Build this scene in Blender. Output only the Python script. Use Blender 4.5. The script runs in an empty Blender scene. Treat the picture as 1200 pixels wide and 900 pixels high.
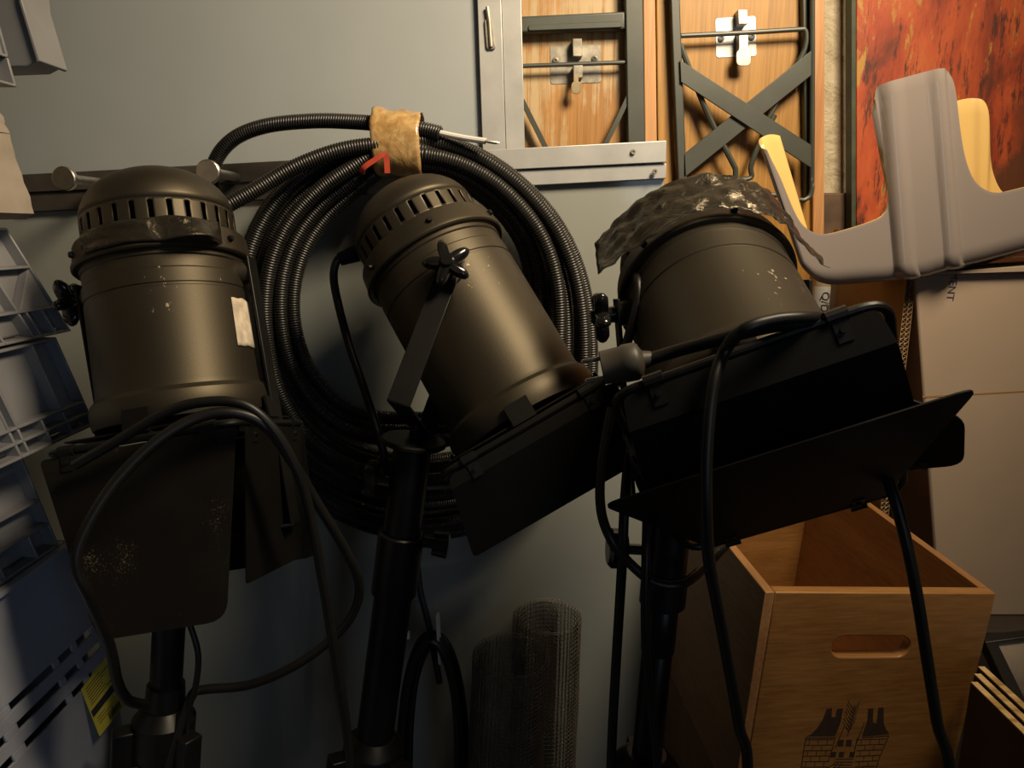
import bpy, bmesh, math, random
from mathutils import Vector, Matrix, noise
random.seed(7)
V = Vector
PI = math.pi
C = bpy.context.scene.collection
# ------------------------------------------------------------------ camera
PITCH = math.radians(12)
FPX = 840.0
CAM = V((0, 0, 1.35))
cR = V((1, 0, 0)); cF = V((0, math.cos(PITCH), -math.sin(PITCH))); cU = V((0, math.sin(PITCH), math.cos(PITCH)))
cam = bpy.data.cameras.new('camera'); co = bpy.data.objects.new('camera', cam); C.objects.link(co)
co.location = CAM; co.rotation_euler = (PI/2 - PITCH, 0, 0)
cam.sensor_width = 36; cam.lens = 36*FPX/1200; cam.clip_start = .01
bpy.context.scene.camera = co

def ray(px, py): return cF + cR*((px-600)/FPX) - cU*((py-450)/FPX)
def P(px, py, d): return CAM + ray(px, py)*d
def PY(px, py, Y):
    r = ray(px, py); return CAM + r*(Y/r.y)
def PL(px, py, pt, n):
    r = ray(px, py); return CAM + r*((pt-CAM).dot(n)/r.dot(n))

# ------------------------------------------------------------------ materials
def nt(name):
    m = bpy.data.materials.new(name); m.use_nodes = True
    t = m.node_tree; b = t.nodes['Principled BSDF']; return m, t, b
def add(t, kind, **kw):
    n = t.nodes.new(kind)
    for k, v in kw.items():
        if k in n.inputs: n.inputs[k].default_value = v
        else: setattr(n, k, v)
    return n
def coords(t, scale=(1,1,1), rot=(0,0,0)):
    tc = add(t, 'ShaderNodeTexCoord'); mp = add(t, 'ShaderNodeMapping', Scale=scale, Rotation=rot)
    t.links.new(tc.outputs['Object'], mp.inputs['Vector']); return mp.outputs['Vector']
def ramp(t, fac, stops):
    r = add(t, 'ShaderNodeValToRGB'); e = r.color_ramp.elements
    while len(e) < len(stops): e.new(.5)
    for q, (p, c) in zip(e, stops): q.position = p; q.color = (*c, 1)
    t.links.new(fac, r.inputs['Fac']); return r.outputs['Color']
def mix(t, fac, a, b, mode='MIX'):
    n = add(t, 'ShaderNodeMix', data_type='RGBA', blend_type=mode)
    for s, v in ((0, fac), (6, a), (7, b)):
        if hasattr(v, 'is_linked') or hasattr(v, 'links'): t.links.new(v, n.inputs[s])
        else: n.inputs[s].default_value = v if s == 0 else (*v, 1)
    return n.outputs[2]
def nz(t, vec, scale, detail=4, rough=.55, dist=0):
    n = add(t, 'ShaderNodeTexNoise', Scale=scale, Detail=detail, Roughness=rough, Distortion=dist)
    t.links.new(vec, n.inputs['Vector']); return n.outputs['Fac']
def bump(t, b, h, strength=.2, dist=.001):
    n = add(t, 'ShaderNodeBump', Strength=strength, Distance=dist); t.links.new(h, n.inputs['Height']); t.links.new(n.outputs['Normal'], b.inputs['Normal'])

def plain(name, col, rough=.5, metal=0, var=.25, scale=18, bmp=0, spec=.5, coat=0, trans=0):
    m, t, b = nt(name)
    v = coords(t); f = nz(t, v, scale)
    lo = tuple(c*(1-var) for c in col); hi = tuple(min(1, c*(1+var)) for c in col)
    t.links.new(ramp(t, f, [(.3, lo), (.7, hi)]), b.inputs['Base Color'])
    b.inputs['Roughness'].default_value = rough; b.inputs['Metallic'].default_value = metal
    b.inputs['Specular IOR Level'].default_value = spec; b.inputs['Coat Weight'].default_value = coat
    b.inputs['Coat Roughness'].default_value = .12
    if bmp: bump(t, b, nz(t, v, scale*12, 3), bmp, .0006)
    return m
def scuffed(name, col, rough, scuff=(.35, .3, .22), thr=.73, metal=0, spec=.5, tint=None):
    """painted metal with sparse scratches and specks"""
    m, t, b = nt(name)
    v = coords(t); f = nz(t, v, 9, 5)
    base = ramp(t, f, [(.3, tuple(c*.75 for c in col)), (.7, tuple(c*1.25 for c in col))])
    s1 = nz(t, coords(t, (60, 60, 22), (.4, .3, .9)), 1.6, 4, .7)
    s2 = nz(t, v, 6, 2)
    mul = add(t, 'ShaderNodeMath', operation='MULTIPLY'); t.links.new(s1, mul.inputs[0]); t.links.new(s2, mul.inputs[1])
    k = ramp(t, mul.outputs[0], [(thr*.5+.06, (0,0,0)), (thr*.5+.085, (1,1,1))])
    t.links.new(mix(t, k, base, scuff), b.inputs['Base Color'])
    b.inputs['Roughness'].default_value = rough; b.inputs['Metallic'].default_value = metal
    b.inputs['Specular IOR Level'].default_value = spec
    if tint: b.inputs['Specular Tint'].default_value = (*tint, 1)
    bump(t, b, nz(t, v, 420, 2), .12, .0005)
    return m
def wood(name, c1, c2, c3, axis='Z', rough=.4, coat=.3, ring=14, worn=None):
    m, t, b = nt(name)
    sc = {'X': (.6, 9, 9), 'Y': (9, .6, 9), 'Z': (9, 9, .6)}[axis]
    v = coords(t, sc)
    big = nz(t, v, 1.1, 2, .5, .6)
    mth = add(t, 'ShaderNodeMath', operation='MULTIPLY'); mth.inputs[1].default_value = ring; t.links.new(big, mth.inputs[0])
    sn = add(t, 'ShaderNodeMath', operation='SINE'); t.links.new(mth.outputs[0], sn.inputs[0])
    mr = add(t, 'ShaderNodeMapRange'); t.links.new(sn.outputs[0], mr.inputs[0]); mr.inputs[1].default_value = -1
    col = ramp(t, mr.outputs[0], [(0, c1), (.55, c2), (1, c3)])
    sc2 = {'X': (4, 160, 160), 'Y': (160, 4, 160), 'Z': (160, 160, 4)}[axis]
    fine = nz(t, coords(t, sc2), 1.5, 4, .6)
    col = mix(t, .35, col, ramp(t, fine, [(.35, tuple(c*.45 for c in c1)), (.65, c3)]), 'MIX')
    if worn:
        w = nz(t, coords(t, (5, 5, 3)), 1.6, 5, .65)
        gr = nz(t, coords(t, sc2), .5, 6, .8)
        mm = add(t, 'ShaderNodeMath', operation='MULTIPLY'); t.links.new(w, mm.inputs[0]); t.links.new(gr, mm.inputs[1])
        col = mix(t, ramp(t, mm.outputs[0], [(.225, (0,0,0)), (.31, (1,1,1))]), col, worn)
    t.links.new(col, b.inputs['Base Color'])
    b.inputs['Roughness'].default_value = rough; b.inputs['Coat Weight'].default_value = coat; b.inputs['Coat Roughness'].default_value = .25
    bump(t, b, fine, .12, .0008)
    return m

M = {}
M['black'] = scuffed('black_paint', (.0105, .009, .007), .50, thr=.69, spec=.78, tint=(1, .86, .62))
M['black_smooth'] = plain('black_steel', (.006, .0056, .0052), .42, spec=.32)
M['black_matte'] = plain('black_matte', (.0042, .0038, .0034), .6, spec=.16)
M['void'] = plain('inside_black', (.003, .003, .003), .9, spec=.1)
M['rubber'] = plain('black_rubber', (.008, .0076, .0072), .42, spec=.38)
M['conduit'] = plain('corrugated_black', (.013, .012, .0105), .40, spec=.55)
M['tripod'] = plain('tripod_black', (.006, .0058, .0062), .38, spec=.34)
M['plug'] = plain('grey_black_plug', (.045, .039, .031), .5)
M['rail_dark'] = plain('dark_rail_metal', (.10, .088, .075), .36, .5, .2, 14)
M['knob'] = plain('knob_black', (.008, .008, .008), .16, spec=.6)
M['steel'] = plain('bare_steel', (.55, .53, .5), .33, 1, .15, 30)
M['zinc'] = plain('zinc_plate', (.42, .42, .41), .42, .7, .25, 40, .15)
M['zinc_worn'] = plain('zinc_worn', (.27, .25, .21), .5, .6, .4, 45, .2)
M['brass'] = plain('brassy', (.72, .58, .36), .3, 1)
M['alu'] = plain('aluminium', (.44, .445, .44), .42, .45, .12, 14, .05)
M['peg'] = plain('brushed_steel', (.62, .58, .52), .34, 1, .15, 60)
M['green'] = scuffed('green_grey_steel', (.045, .052, .044), .42, (.22, .2, .15), .78, spec=.5)
M['board_low'] = plain('glossy_white_panel', (.265, .28, .262), .09, 0, .06, 3, 0, .5, .3)
M['board_up'] = plain('grey_panel', (.32, .348, .362), .42, 0, .06, 3)
M['plastic_grey'] = plain('grey_plastic', (.20, .205, .22), .36, 0, .15, 7)
M['plastic_light'] = plain('light_grey_plastic', (.22, .22, .23), .36, 0, .15, 7)
M['plastic_blue'] = plain('blue_grey_plastic', (.30, .32, .385), .38, 0, .12, 7)
M['plastic_dark'] = plain('dark_grey_plastic', (.10, .105, .105), .4, 0, .2, 7)
M['canvas'] = plain('grey_beige_canvas', (.34, .29, .235), .8, 0, .12, 14, .2)
M['cream_tape'] = plain('paper_tape', (.55, .47, .36), .7, 0, .3, 60)
M['cable_white'] = plain('white_cable', (.62, .60, .56), .4, 0, .05)
M['red'] = plain('red_tie', (.42, .055, .025), .45, 0, .2)
M['label_white'] = plain('paper_white', (.6, .59, .55), .6, 0, .05)
M['ink'] = plain('ink', (.02, .02, .03), .7, 0, .1)
M['ink_blue'] = plain('ink_blue', (.045, .045, .085), .7, 0, .1)
M['burn'] = plain('burnt_wood', (.035, .016, .007), .7, 0, .3, 60)
M['yellow'] = plain('yellow_sticker', (.56, .50, .07), .55, 0, .08)
M['wood_bench'] = wood('varnished_spruce', (.31, .150, .023), (.40, .20, .036), (.47, .25, .055), 'Z', .5, .08, 10)
M['wood_worn'] = wood('worn_varnished_spruce', (.31, .14, .027), (.39, .185, .043), (.44, .23, .064), 'Z', .5, .1, 10, (.42, .31, .17))
M['wood_rim'] = wood('bench_rim', (.36, .15, .05), (.48, .23, .085), (.55, .29, .12), 'Z', .5, .1, 16)
M['crate_front'] = wood('pine_crate_front', (.24, .105, .026), (.30, .14, .037), (.34, .165, .050), 'X', .45, .15, 11)
M['crate_side'] = wood('pine_crate_side', (.27, .125, .042), (.33, .16, .056), (.38, .195, .076), 'Y', .5, .1, 11)
M['card'] = plain('cardboard', (.38, .29, .215), .85, 0, .05, 5, .1)
M['card_edge'] = plain('cardboard_flute', (.42, .31, .20), .9, 0, .1)
M['card_dark'] = plain('cardboard_brown', (.33, .19, .075), .85, 0, .08, 6, .1)
M['card_shade'] = plain('shaded_carton', (.035, .024, .016), .8, 0, .2)  # brown card darkened to carry the shadow under the printed carton
M['ply_edge'] = wood('chipboard_edge', (.36, .20, .06), (.60, .40, .16), (.70, .50, .24), 'X', .7, 0, 40)
M['ply_face'] = plain('brown_board_face', (.055, .034, .018), .55, 0, .2)
M['mirror'] = plain('silver_sheet', (.75, .76, .76), .22, 1, .05)
M['wire'] = plain('dark_wire', (.17, .15, .12), .5, .6, .3)
M['tube_beige'] = plain('beige_tube', (.42, .33, .2), .5, 0, .15)
M['rack_out'] = plain('taupe_plastic', (.25, .215, .20), .10, 0, .03, 4, 0, .6, .3)
M['rack_in'] = plain('cream_yellow_plastic', (.66, .45, .16), .35, 0, .04, 4)
M['dark_wood'] = plain('dark_timber', (.10, .06, .035), .7, 0, .3, 20)
M['green_edge'] = plain('dark_green_edge', (.05, .058, .035), .6, 0, .3, 30)
M['box_plain'] = wood('rough_plank', (.20, .11, .05), (.26, .15, .07), (.3, .18, .09), 'X', .7, 0, 10)
def packing_tape():
    m, t, b = nt('packing_tape'); v = coords(t, (1, 1, 1))
    w = nz(t, v, 42, 6, .6, 1.5)
    t.links.new(ramp(t, w, [(.32, (.30, .17, .06)), (.5, (.40, .25, .10)), (.68, (.52, .36, .17))]), b.inputs['Base Color'])
    b.inputs['Roughness'].default_value = .18; b.inputs['Coat Weight'].default_value = .5
    bump(t, b, nz(t, v, 26, 3, .5, 1.2), .5, .006); return m
M['tape'] = packing_tape()
def foil():
    m, t, b = nt('black_foil'); v = coords(t)
    t.links.new(ramp(t, nz(t, v, 14, 4), [(.3, (.010, .009, .008)), (.7, (.03, .026, .02))]), b.inputs['Base Color'])
    b.inputs['Roughness'].default_value = .3; b.inputs['Specular IOR Level'].default_value = .55; b.inputs['Specular Tint'].default_value = (1, .85, .6, 1)
    bump(t, b, nz(t, coords(t, (1, 1, 1)), 38, 5, .6, 1.2), .7, .004); return m
M['foil'] = foil()
M['silver_foil'] = plain('silver_foil', (.5, .52, .53), .3, .8, .2, 40, .3)
def plaster():
    m, t, b = nt('rough_plaster'); v = coords(t); f = nz(t, v, 24, 6, .65, .4)
    t.links.new(ramp(t, f, [(.25, (.30, .25, .16)), (.5, (.50, .43, .30)), (.8, (.62, .55, .42))]), b.inputs['Base Color'])
    b.inputs['Roughness'].default_value = .95; bump(t, b, f, .9, .012); return m
M['plaster'] = plaster()
M['concrete'] = plain('concrete', (.16, .15, .14), .85, 0, .2, 9, .3)
M['ceiling'] = plain('ceiling_paint', (.3, .28, .25), .9, 0, .05)
def painted():
    m, t, b = nt('distressed_orange_paint')
    a = nz(t, coords(t, (7, 7, 3.2)), 1.4, 6, .62, .5)
    col = ramp(t, a, [(.32, (.13, .026, .012)), (.45, (.34, .050, .016)), (.56, (.48, .085, .022)), (.72, (.54, .15, .04))])
    g = nz(t, coords(t, (16, 16, 5), (0, 0, .2)), 1.2, 6, .7, .3)
    col = mix(t, ramp(t, g, [(.56, (0,0,0)), (.61, (1,1,1))]), col, (.46, .24, .05))
    k = nz(t, coords(t, (40, 40, 7)), 1.5, 6, .75)
    col = mix(t, ramp(t, k, [(.54, (0,0,0)), (.62, (1,1,1))]), col, (.085, .022, .012))
    # a big brown area in one corner of the panel
    tc = add(t, 'ShaderNodeTexCoord'); sx = add(t, 'ShaderNodeSeparateXYZ'); t.links.new(tc.outputs['Object'], sx.inputs[0])
    w = nz(t, coords(t, (6, 6, 6)), 1.6, 5, .6)
    e1 = add(t, 'ShaderNodeMath', operation='MULTIPLY_ADD'); e1.inputs[1].default_value = 1.0; e1.inputs[2].default_value = -.10+.6*1.62-.125
    t.links.new(sx.outputs['X'], e1.inputs[0])
    e2 = add(t, 'ShaderNodeMath', operation='MULTIPLY_ADD'); e2.inputs[1].default_value = -.6; t.links.new(sx.outputs['Z'], e2.inputs[0]); t.links.new(e1.outputs[0], e2.inputs[2])
    e3 = add(t, 'ShaderNodeMath', operation='MULTIPLY_ADD'); e3.inputs[1].default_value = .25; t.links.new(w, e3.inputs[0]); t.links.new(e2.outputs[0], e3.inputs[2])
    M['_panel_stop'] = (t, e3)
    col = mix(t, ramp(t, e3.outputs[0], [(.0, (0,0,0)), (.05, (1,1,1))]), col, mix(t, k, (.17, .05, .018), (.10, .034, .014)))
    t.links.new(col, b.inputs['Base Color']); b.inputs['Roughness'].default_value = .55
    bump(t, b, k, .4, .002); return m
M['painted'] = painted()
def dusty():
    m, t, b = nt('dusty_black_flap'); v = coords(t)
    base = ramp(t, nz(t, v, 10, 5), [(.3, (.0065, .0052, .004)), (.7, (.013, .0102, .0075))])
    sp = nz(t, v, 520, 2, .6); big = nz(t, v, 13, 3)
    mul = add(t, 'ShaderNodeMath', operation='MULTIPLY'); t.links.new(sp, mul.inputs[0]); t.links.new(big, mul.inputs[1])
    t.links.new(mix(t, ramp(t, mul.outputs[0], [(.39, (0,0,0)), (.46, (1,1,1))]), base, (.13, .10, .06)), b.inputs['Base Color'])
    b.inputs['Roughness'].default_value = .55; b.inputs['Specular IOR Level'].default_value = .22; return m
M['dusty'] = dusty()

# ------------------------------------------------------------------ mesh building
def worldloc(o):
    l = V((0, 0, 0))
    while o is not None: l += o.location; o = o.parent
    return l
class MB:
    def __init__(s): s.v = []; s.f = []; s.mi = []
    def add(s, vs, fs, mi=0):
        n = len(s.v); s.v += [V(p) for p in vs]
        for f in fs: s.f.append([i+n for i in f]); s.mi.append(mi)
        return s
    def box(s, c, size, R=None, mi=0):
        h = V(size)/2; R = R or Matrix.Identity(3); c = V(c)
        vs = [c + R @ V((x*h.x, y*h.y, z*h.z)) for x in (-1, 1) for y in (-1, 1) for z in (-1, 1)]
        return s.add(vs, [(0,1,3,2),(4,6,7,5),(0,4,5,1),(2,3,7,6),(0,2,6,4),(1,5,7,3)], mi)
    def span(s, lo, hi, mi=0):
        lo = V(lo); hi = V(hi); return s.box((lo+hi)/2, hi-lo, None, mi)
    def prism(s, pts, ext, mi=0):
        pts = [V(p) for p in pts]; n = len(pts); ext = V(ext)
        nrm = V((0,0,0))
        for i in range(n): nrm += pts[i].cross(pts[(i+1) % n])
        if nrm.dot(ext) > 0: pts = pts[::-1]
        vs = pts + [p+ext for p in pts]
        fs = [tuple(range(n)), tuple(range(2*n-1, n-1, -1))] + [(i, i+n, (i+1) % n + n, (i+1) % n) for i in range(n)]
        return s.add(vs, fs, mi)
    def tube(s, pts, r, n=10, closed=False, cap=True, mi=0, flat=None):
        """round tube along pts; r number or list; flat=(width,thick,normal) makes a flat bar"""
        pts = [V(p) for p in pts]; N = len(pts)
        rs = r if isinstance(r, (list, tuple)) else [r]*N
        T = []
        for i in range(N):
            a = pts[(i-1) % N] if closed else pts[max(i-1, 0)]
            b = pts[(i+1) % N] if closed else pts[min(i+1, N-1)]
            d = b-a; T.append(d.normalized() if d.length > 1e-9 else V((0,0,1)))
        u = T[0].orthogonal().normalized(); vs = []
        for i in range(N):
            u = u - T[i]*u.dot(T[i])
            u = u.normalized() if u.length > 1e-6 else T[i].orthogonal().normalized()
            if flat:
                w, th, nn = flat; nv = V(nn); nv = (nv - T[i]*nv.dot(T[i])).normalized(); sd = T[i].cross(nv)
                vs += [pts[i] + sd*(a*w/2) + nv*(b*th/2) for a, b in ((1,1),(-1,1),(-1,-1),(1,-1))]
            else:
                w = T[i].cross(u)
                vs += [pts[i] + (u*math.cos(2*PI*k/n) + w*math.sin(2*PI*k/n))*rs[i] for k in range(n)]
        if flat: n = 4
        fs = []
        for i in range(N if closed else N-1):
            j = (i+1) % N
            fs += [(i*n+k, i*n+(k+1) % n, j*n+(k+1) % n, j*n+k) for k in range(n)]
        if cap and not closed: fs += [tuple(range(n-1, -1, -1)), tuple(range((N-1)*n, N*n))]
        return s.add(vs, fs, mi)
    def lathe(s, prof, X, n=64, closed=False, mi=0, a0=0, a1=2*PI):
        """prof [(z,r)], X maps local vector to world"""
        full = abs(a1-a0) > 2*PI-1e-4; m = n if full else n+1
        vs = []
        for z, r in prof: vs += [X(V((r*math.cos(a0+(a1-a0)*k/n), r*math.sin(a0+(a1-a0)*k/n), z))) for k in range(m)]
        fs = []
        L = len(prof)
        for i in range(L if closed else L-1):
            j = (i+1) % L
            fs += [(i*m+k, i*m+(k+1) % m, j*m+(k+1) % m, j*m+k) for k in range(n)]
        return s.add(vs, fs, mi)
    def build(s, name, mats, parent=None, angle=35, bevel=0, smooth=True, label=None, solid=0, seg=2, recalc=True):
        me = bpy.data.meshes.new(name)
        if parent is not None: o0 = worldloc(parent)
        else:
            xs = [p.x for p in s.v]; ys = [p.y for p in s.v]; zs = [p.z for p in s.v]
            o0 = V(((min(xs)+max(xs))/2, (min(ys)+max(ys))/2, min(zs)))
        me.from_pydata([p-o0 for p in s.v], [], s.f)
        if not isinstance(mats, (list, tuple)): mats = [mats]
        for k in mats: me.materials.append(M[k])
        for p, i in zip(me.polygons, s.mi): p.material_index = i
        bm = bmesh.new(); bm.from_mesh(me)
        if recalc: bmesh.ops.recalc_face_normals(bm, faces=bm.faces)
        if smooth:
            for f in bm.faces: f.smooth = True
            la = math.radians(angle)
            for e in bm.edges:
                if len(e.link_faces) == 2 and e.calc_face_angle(0) > la: e.smooth = False
        bm.to_mesh(me); bm.free()
        o = bpy.data.objects.new(name, me); C.objects.link(o)
        if parent is not None: o.parent = parent
        else: o.location = o0
        if solid:
            d = o.modifiers.new('solid', 'SOLIDIFY'); d.thickness = solid; d.offset = 0
        if bevel:
            d = o.modifiers.new('bevel', 'BEVEL'); d.width = bevel; d.segments = seg; d.limit_method = 'ANGLE'; d.angle_limit = math.radians(40)
        if label: o['label'] = label
        return o
def thing(name, label, cat, loc, group=None):
    o = bpy.data.objects.new(name, None); C.objects.link(o); o.location = loc; o.empty_display_size = .05
    return tag(o, label, cat, group)
def tag(o, label, cat, group=None):
    o['label'] = label; o['category'] = cat
    if group: o['group'] = group
    return o
def structure(o): o['kind'] = 'structure'; return o
def cat_rom(pts, sub=8, closed=False):
    pts = [V(p) for p in pts]; n = len(pts); out = []
    for i in range(n if closed else n-1):
        g = lambda k: pts[k % n] if closed else pts[min(max(k, 0), n-1)]
        a, b, c, d = g(i-1), g(i), g(i+1), g(i+2)
        for k in range(sub):
            t = k/sub
            out.append(.5*((2*b) + (c-a)*t + (2*a-5*b+4*c-d)*t*t + (3*b-a-3*c+d)*t**3))
    if not closed: out.append(pts[-1])
    return out
def resample(pts, step):
    out = [pts[0]]; acc = 0
    for a, b in zip(pts, pts[1:]):
        L = (b-a).length
        if L < 1e-9: continue
        d = step-acc
        while d <= L: out.append(a+(b-a)*(d/L)); d += step
        acc = L-(d-step)
    return out
def PP(seq): return [P(*q) for q in seq]
def PPY(seq, Y): return [PY(x, y, Y) for x, y in seq]
def round_poly(pts, r, seg=5):
    """round the corners of a 2-D polygon; r number or list"""
    out = []; n = len(pts)
    for i in range(n):
        p0, p1, p2 = V(pts[i-1]), V(pts[i]), V(pts[(i+1) % n]); rr = r[i] if isinstance(r, (list, tuple)) else r
        if rr <= 0: out.append(p1); continue
        a = (p0-p1); b = (p2-p1); d = min(rr, a.length*.49, b.length*.49)
        A = p1 + a.normalized()*d; B = p1 + b.normalized()*d
        for k in range(seg+1):
            t = k/seg; out.append(A*(1-t)**2 + p1*(2*t*(1-t)) + B*t*t)
    return out

# ================================================================== SETTING
YW = 1.605
structure(MB().span((-1.7, YW, 0), (2.0, YW+.12, 2.7)).build('wall_back', 'plaster'))
structure(MB().span((-1.82, -1.2, 0), (-1.7, YW+.12, 2.7)).build('wall_left', 'plaster'))
structure(MB().span((2.0, -1.2, 0), (2.12, YW+.12, 2.7)).build('wall_right', 'plaster'))
structure(MB().span((-1.82, -1.2, -.1), (2.12, YW+.12, 0)).build('floor', 'concrete'))
structure(MB().span((-1.82, -1.2, 2.7), (2.12, YW+.12, 2.8)).build('ceiling', 'ceiling'))
zt = PY(985, 226, YW-.015).z
structure(MB().span((-.2, YW-.018, 0), (2.0, YW, zt)).build('trim_1', 'dark_wood', bevel=.004))

# ================================================================== WHITE BOARDS BEHIND THE LAMPS
YL = 1.27
def down(p, z=0): return V((p.x, p.y, z))
# lower glossy board
lb = thing('display_board', 'glossy grey-white board with a two-strip metal top rail, behind the three stage lights', 'board', (-.2, YL+.01, 0))
tl, tr = PY(-70, 238, YL), PY(779, 186, YL)
MB().prism([tl, tr, down(PY(779, 186, YL)+V((.012, 0, 0))), down(tl)], (0, .016, 0)).build('panel', 'board_low', lb, bevel=.001)
def lerp(a, b, t): return a+(b-a)*t
def railstrip(y0l, y1l, y0r, y1r, Yf, th, xl=25, xr=781):
    return MB().prism(PPY([(xl, y0l), (xr, y0r), (xr, y1r), (xl, y1l)], Yf), (0, th, 0))
def along(y0, y1, x): return y0+(y1-y0)*(x-25)/756
XS = 430
railstrip(along(204.5, 164.5, XS), along(226, 190, XS), 164.5, 190, YL-.016, .0155, xl=XS).build('rail_strip', 'alu', lb, bevel=.0012)
railstrip(along(227.5, 191.5, XS), along(249, 209, XS), 191.5, 209, YL-.011, .0105, xl=XS).build('rail_strip', 'alu', lb, bevel=.0012)
cr_ = thing('coat_rail', 'dark metal coat rail with two round steel pegs, above the left stage light', 'coat rail', PY(230, 240, YL-.02))  # left length of the two-strip rail, in a darker colour
railstrip(204.5, 226, along(204.5, 164.5, XS-1), along(226, 190, XS-1), YL-.016, .0155, xr=XS-1).build('rail_strip', 'rail_dark', cr_, bevel=.0012)
railstrip(226.2, 249, along(226.2, 191.5, XS-1), along(249, 209, XS-1), YL-.011, .0105, xr=XS-1).build('rail_strip', 'rail_dark', cr_, bevel=.0012)
for (x, y) in ((742, 178), (767.5, 201)):
    c = PY(x, y, YL-.017)
    o = MB().lathe([(0, .0001), (0, .0045), (.003, .004), (.003, .0018), (.001, .0016), (.001, .0001)], lambda q: c + V((q.x, -q.z, q.y)), 16).build('screw', 'zinc_worn', lb)
# steel coat pegs on the rail
for (hx, hy) in ((74, 209), (243, 201)):
    head = PY(hx, hy, YL-.135)
    def X(q, c=head): return c + V((q.x, q.z, q.y))
    t = MB().lathe([(.008, .0001), (.008, .0085), (.012, .0075), (.118, .0075), (.119, .0001)], X, 24).build('peg', 'peg', cr_, label='steel peg')
    MB().lathe([(0, .0001), (0, .0165), (.0012, .018), (.008, .018), (.0092, .0165), (.0092, .0001)], X, 36).build('head', 'peg', t)
# upper board
YU = 1.345
ub = thing('upper_board', 'matt grey board with bare metal edge frame and slotted latch, behind the coiled conduit', 'board', (-.3, YU+.01, 0))
a, b_, c_, d_ = PY(-70, -60, YU), PY(563, -60, YU), PY(573, 215, YU), PY(-70, 260, YU)
MB().prism([a, b_, down(c_), down(d_)], (0, .014, 0)).build('panel', 'board_up', ub)
MB().prism(PPY([(558, -40), (586, -40), (594, 215), (567, 215)], YU-.012), (0, .034, 0)).build('frame_strip', 'alu', ub, bevel=.001)
MB().prism(PPY([(586.5, -40), (610, -40), (616, 215), (594.5, 215)], YU-.008), (0, .034, 0)).build('frame_strip', 'alu', ub, bevel=.001)
slot = round_poly([(567.5, 22), (576, 22), (581, 58), (570, 58)], 4)
lt = MB().prism([PY(p[0], p[1], YU-.016) for p in slot], (0, .006, 0)).build('latch', 'zinc_worn', ub, bevel=.001)
MB().tube(PPY([(571, 8), (573.5, 26), (575.5, 55)], YU-.017), .0032, 8).build('latch_pin', 'zinc_worn', lt)

# ================================================================== FOLDED BEER BENCHES
YB = 1.50
def zs_of(px, py, Y): return PY(px, py, Y)
# bench A (behind the upper board)
ba = thing('folding_table', 'upright folded wooden beer table with straight grey-green crossbar, next to the metal-edged board', 'folding table', (.1, YB+.015, 0))
def board(name, x0t, x1t, x0b, x1b, Yf, th, mat, par, top=-60):
    tl, tr = PY(x0t, top, Yf), PY(x1t, top, Yf); br, bl = PY(x1b, 250, Yf), PY(x0b, 250, Yf)
    bl2 = tl+(bl-tl)*((tl.z-.0)/(tl.z-bl.z)); br2 = tr+(br-tr)*((tr.z)/(tr.z-br.z))
    return MB().prism([tl, tr, br2, bl2], (0, th, 0)).build(name, mat, par, bevel=.002)
board('table_board', 590, 753, 600, 758, YB, .022, 'wood_worn', ba)
board('rim', 753, 767.5, 757, 771, YB-.008, .032, 'wood_rim', ba)
def bar(seq, Y, w, th): return MB().tube(PPY(seq, Y), 0, flat=(w, th, (0, -1, 0)))
px2m = lambda n, Y=YB: n*Y/FPX*1.0
fr = MB().prism(PPY([(732, -60), (752.5, -60), (757.5, 250), (737.5, 250)], YB-.032), (0, .03, 0)).build('leg_frame', 'green', ba, bevel=.002)
MB().prism(PPY([(603, -60), (609.5, -60), (615.5, 250), (609, 250)], YB-.032), (0, .03, 0)).build('leg_frame', 'green', ba, bevel=.002)
# crossbar with a long pressed groove
MB().prism(PPY([(606, 19), (733, 13), (733, 34), (607, 38.5)], YB-.028), (0, .02, 0)).build('crossbar', 'green', ba, bevel=.004, seg=3)
MB().prism([PY(p[0], p[1], YB-.031) for p in round_poly([(619, 29), (729, 24.5), (729, 32), (619, 36)], 3)], (0, .004, 0)).build('crossbar_groove', 'green', ba, bevel=.0012)
MB().tube(PPY([(610, 77.5), (736, 73)], YB-.022), .0042, 10).build('locking_rod', 'green', ba)
def latch_plate(par, corners, Y, post, tongue, screws, mat, tmat):
    pl = MB().prism([PY(p[0], p[1], Y) for p in round_poly(corners, 4)], (0, .004, 0)).build('latch_plate', mat, par, bevel=.0008)
    a = post
    MB().prism(PPY([(a[0], a[1]), (a[2], a[1]), (a[2]+.5, a[3]), (a[0]+.5, a[3])], Y-.022), (0, .022, 0)).build('latch_hook', mat, pl, bevel=.001)
    MB().prism(PPY([(a[0]+1, a[4]), (a[2]+1, a[4]), (a[2]+1, a[5]), (a[0]+1, a[5])], Y-.024), (0, .024, 0)).build('latch_hook', mat, pl, bevel=.001)
    MB().prism([PY(p[0], p[1], Y-.03) for p in round_poly(tongue, 6)], (0, .003, 0)).build('latch_tongue', tmat, pl, bevel=.0006)
    MB().prism(PPY([(tongue[0][0]+3, a[5]-3), (tongue[1][0]-3, a[5]-3), (tongue[1][0]-3, tongue[0][1]+3), (tongue[0][0]+3, tongue[0][1]+3)], Y-.028), (0, .003, 0)).build('latch_tongue', tmat, pl)
    for (sx, sy) in screws:
        c = PY(sx, sy, Y-.001)
        MB().lathe([(0, .0001), (-.003, .003), (-.0015, .0062), (.001, .0066)], lambda q: c + V((q.x, q.z, q.y)), 16).build('screw', mat, pl)
latch_plate(ba, [(644, 53), (704, 51.5), (705, 97), (645, 99)], YB-.001, (671, 45, 682, 66, 76, 91), [(669.5, 95), (681, 95), (681, 110), (669.5, 110)], [(651, 71), (697, 69)], 'zinc_worn', 'brass')
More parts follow.
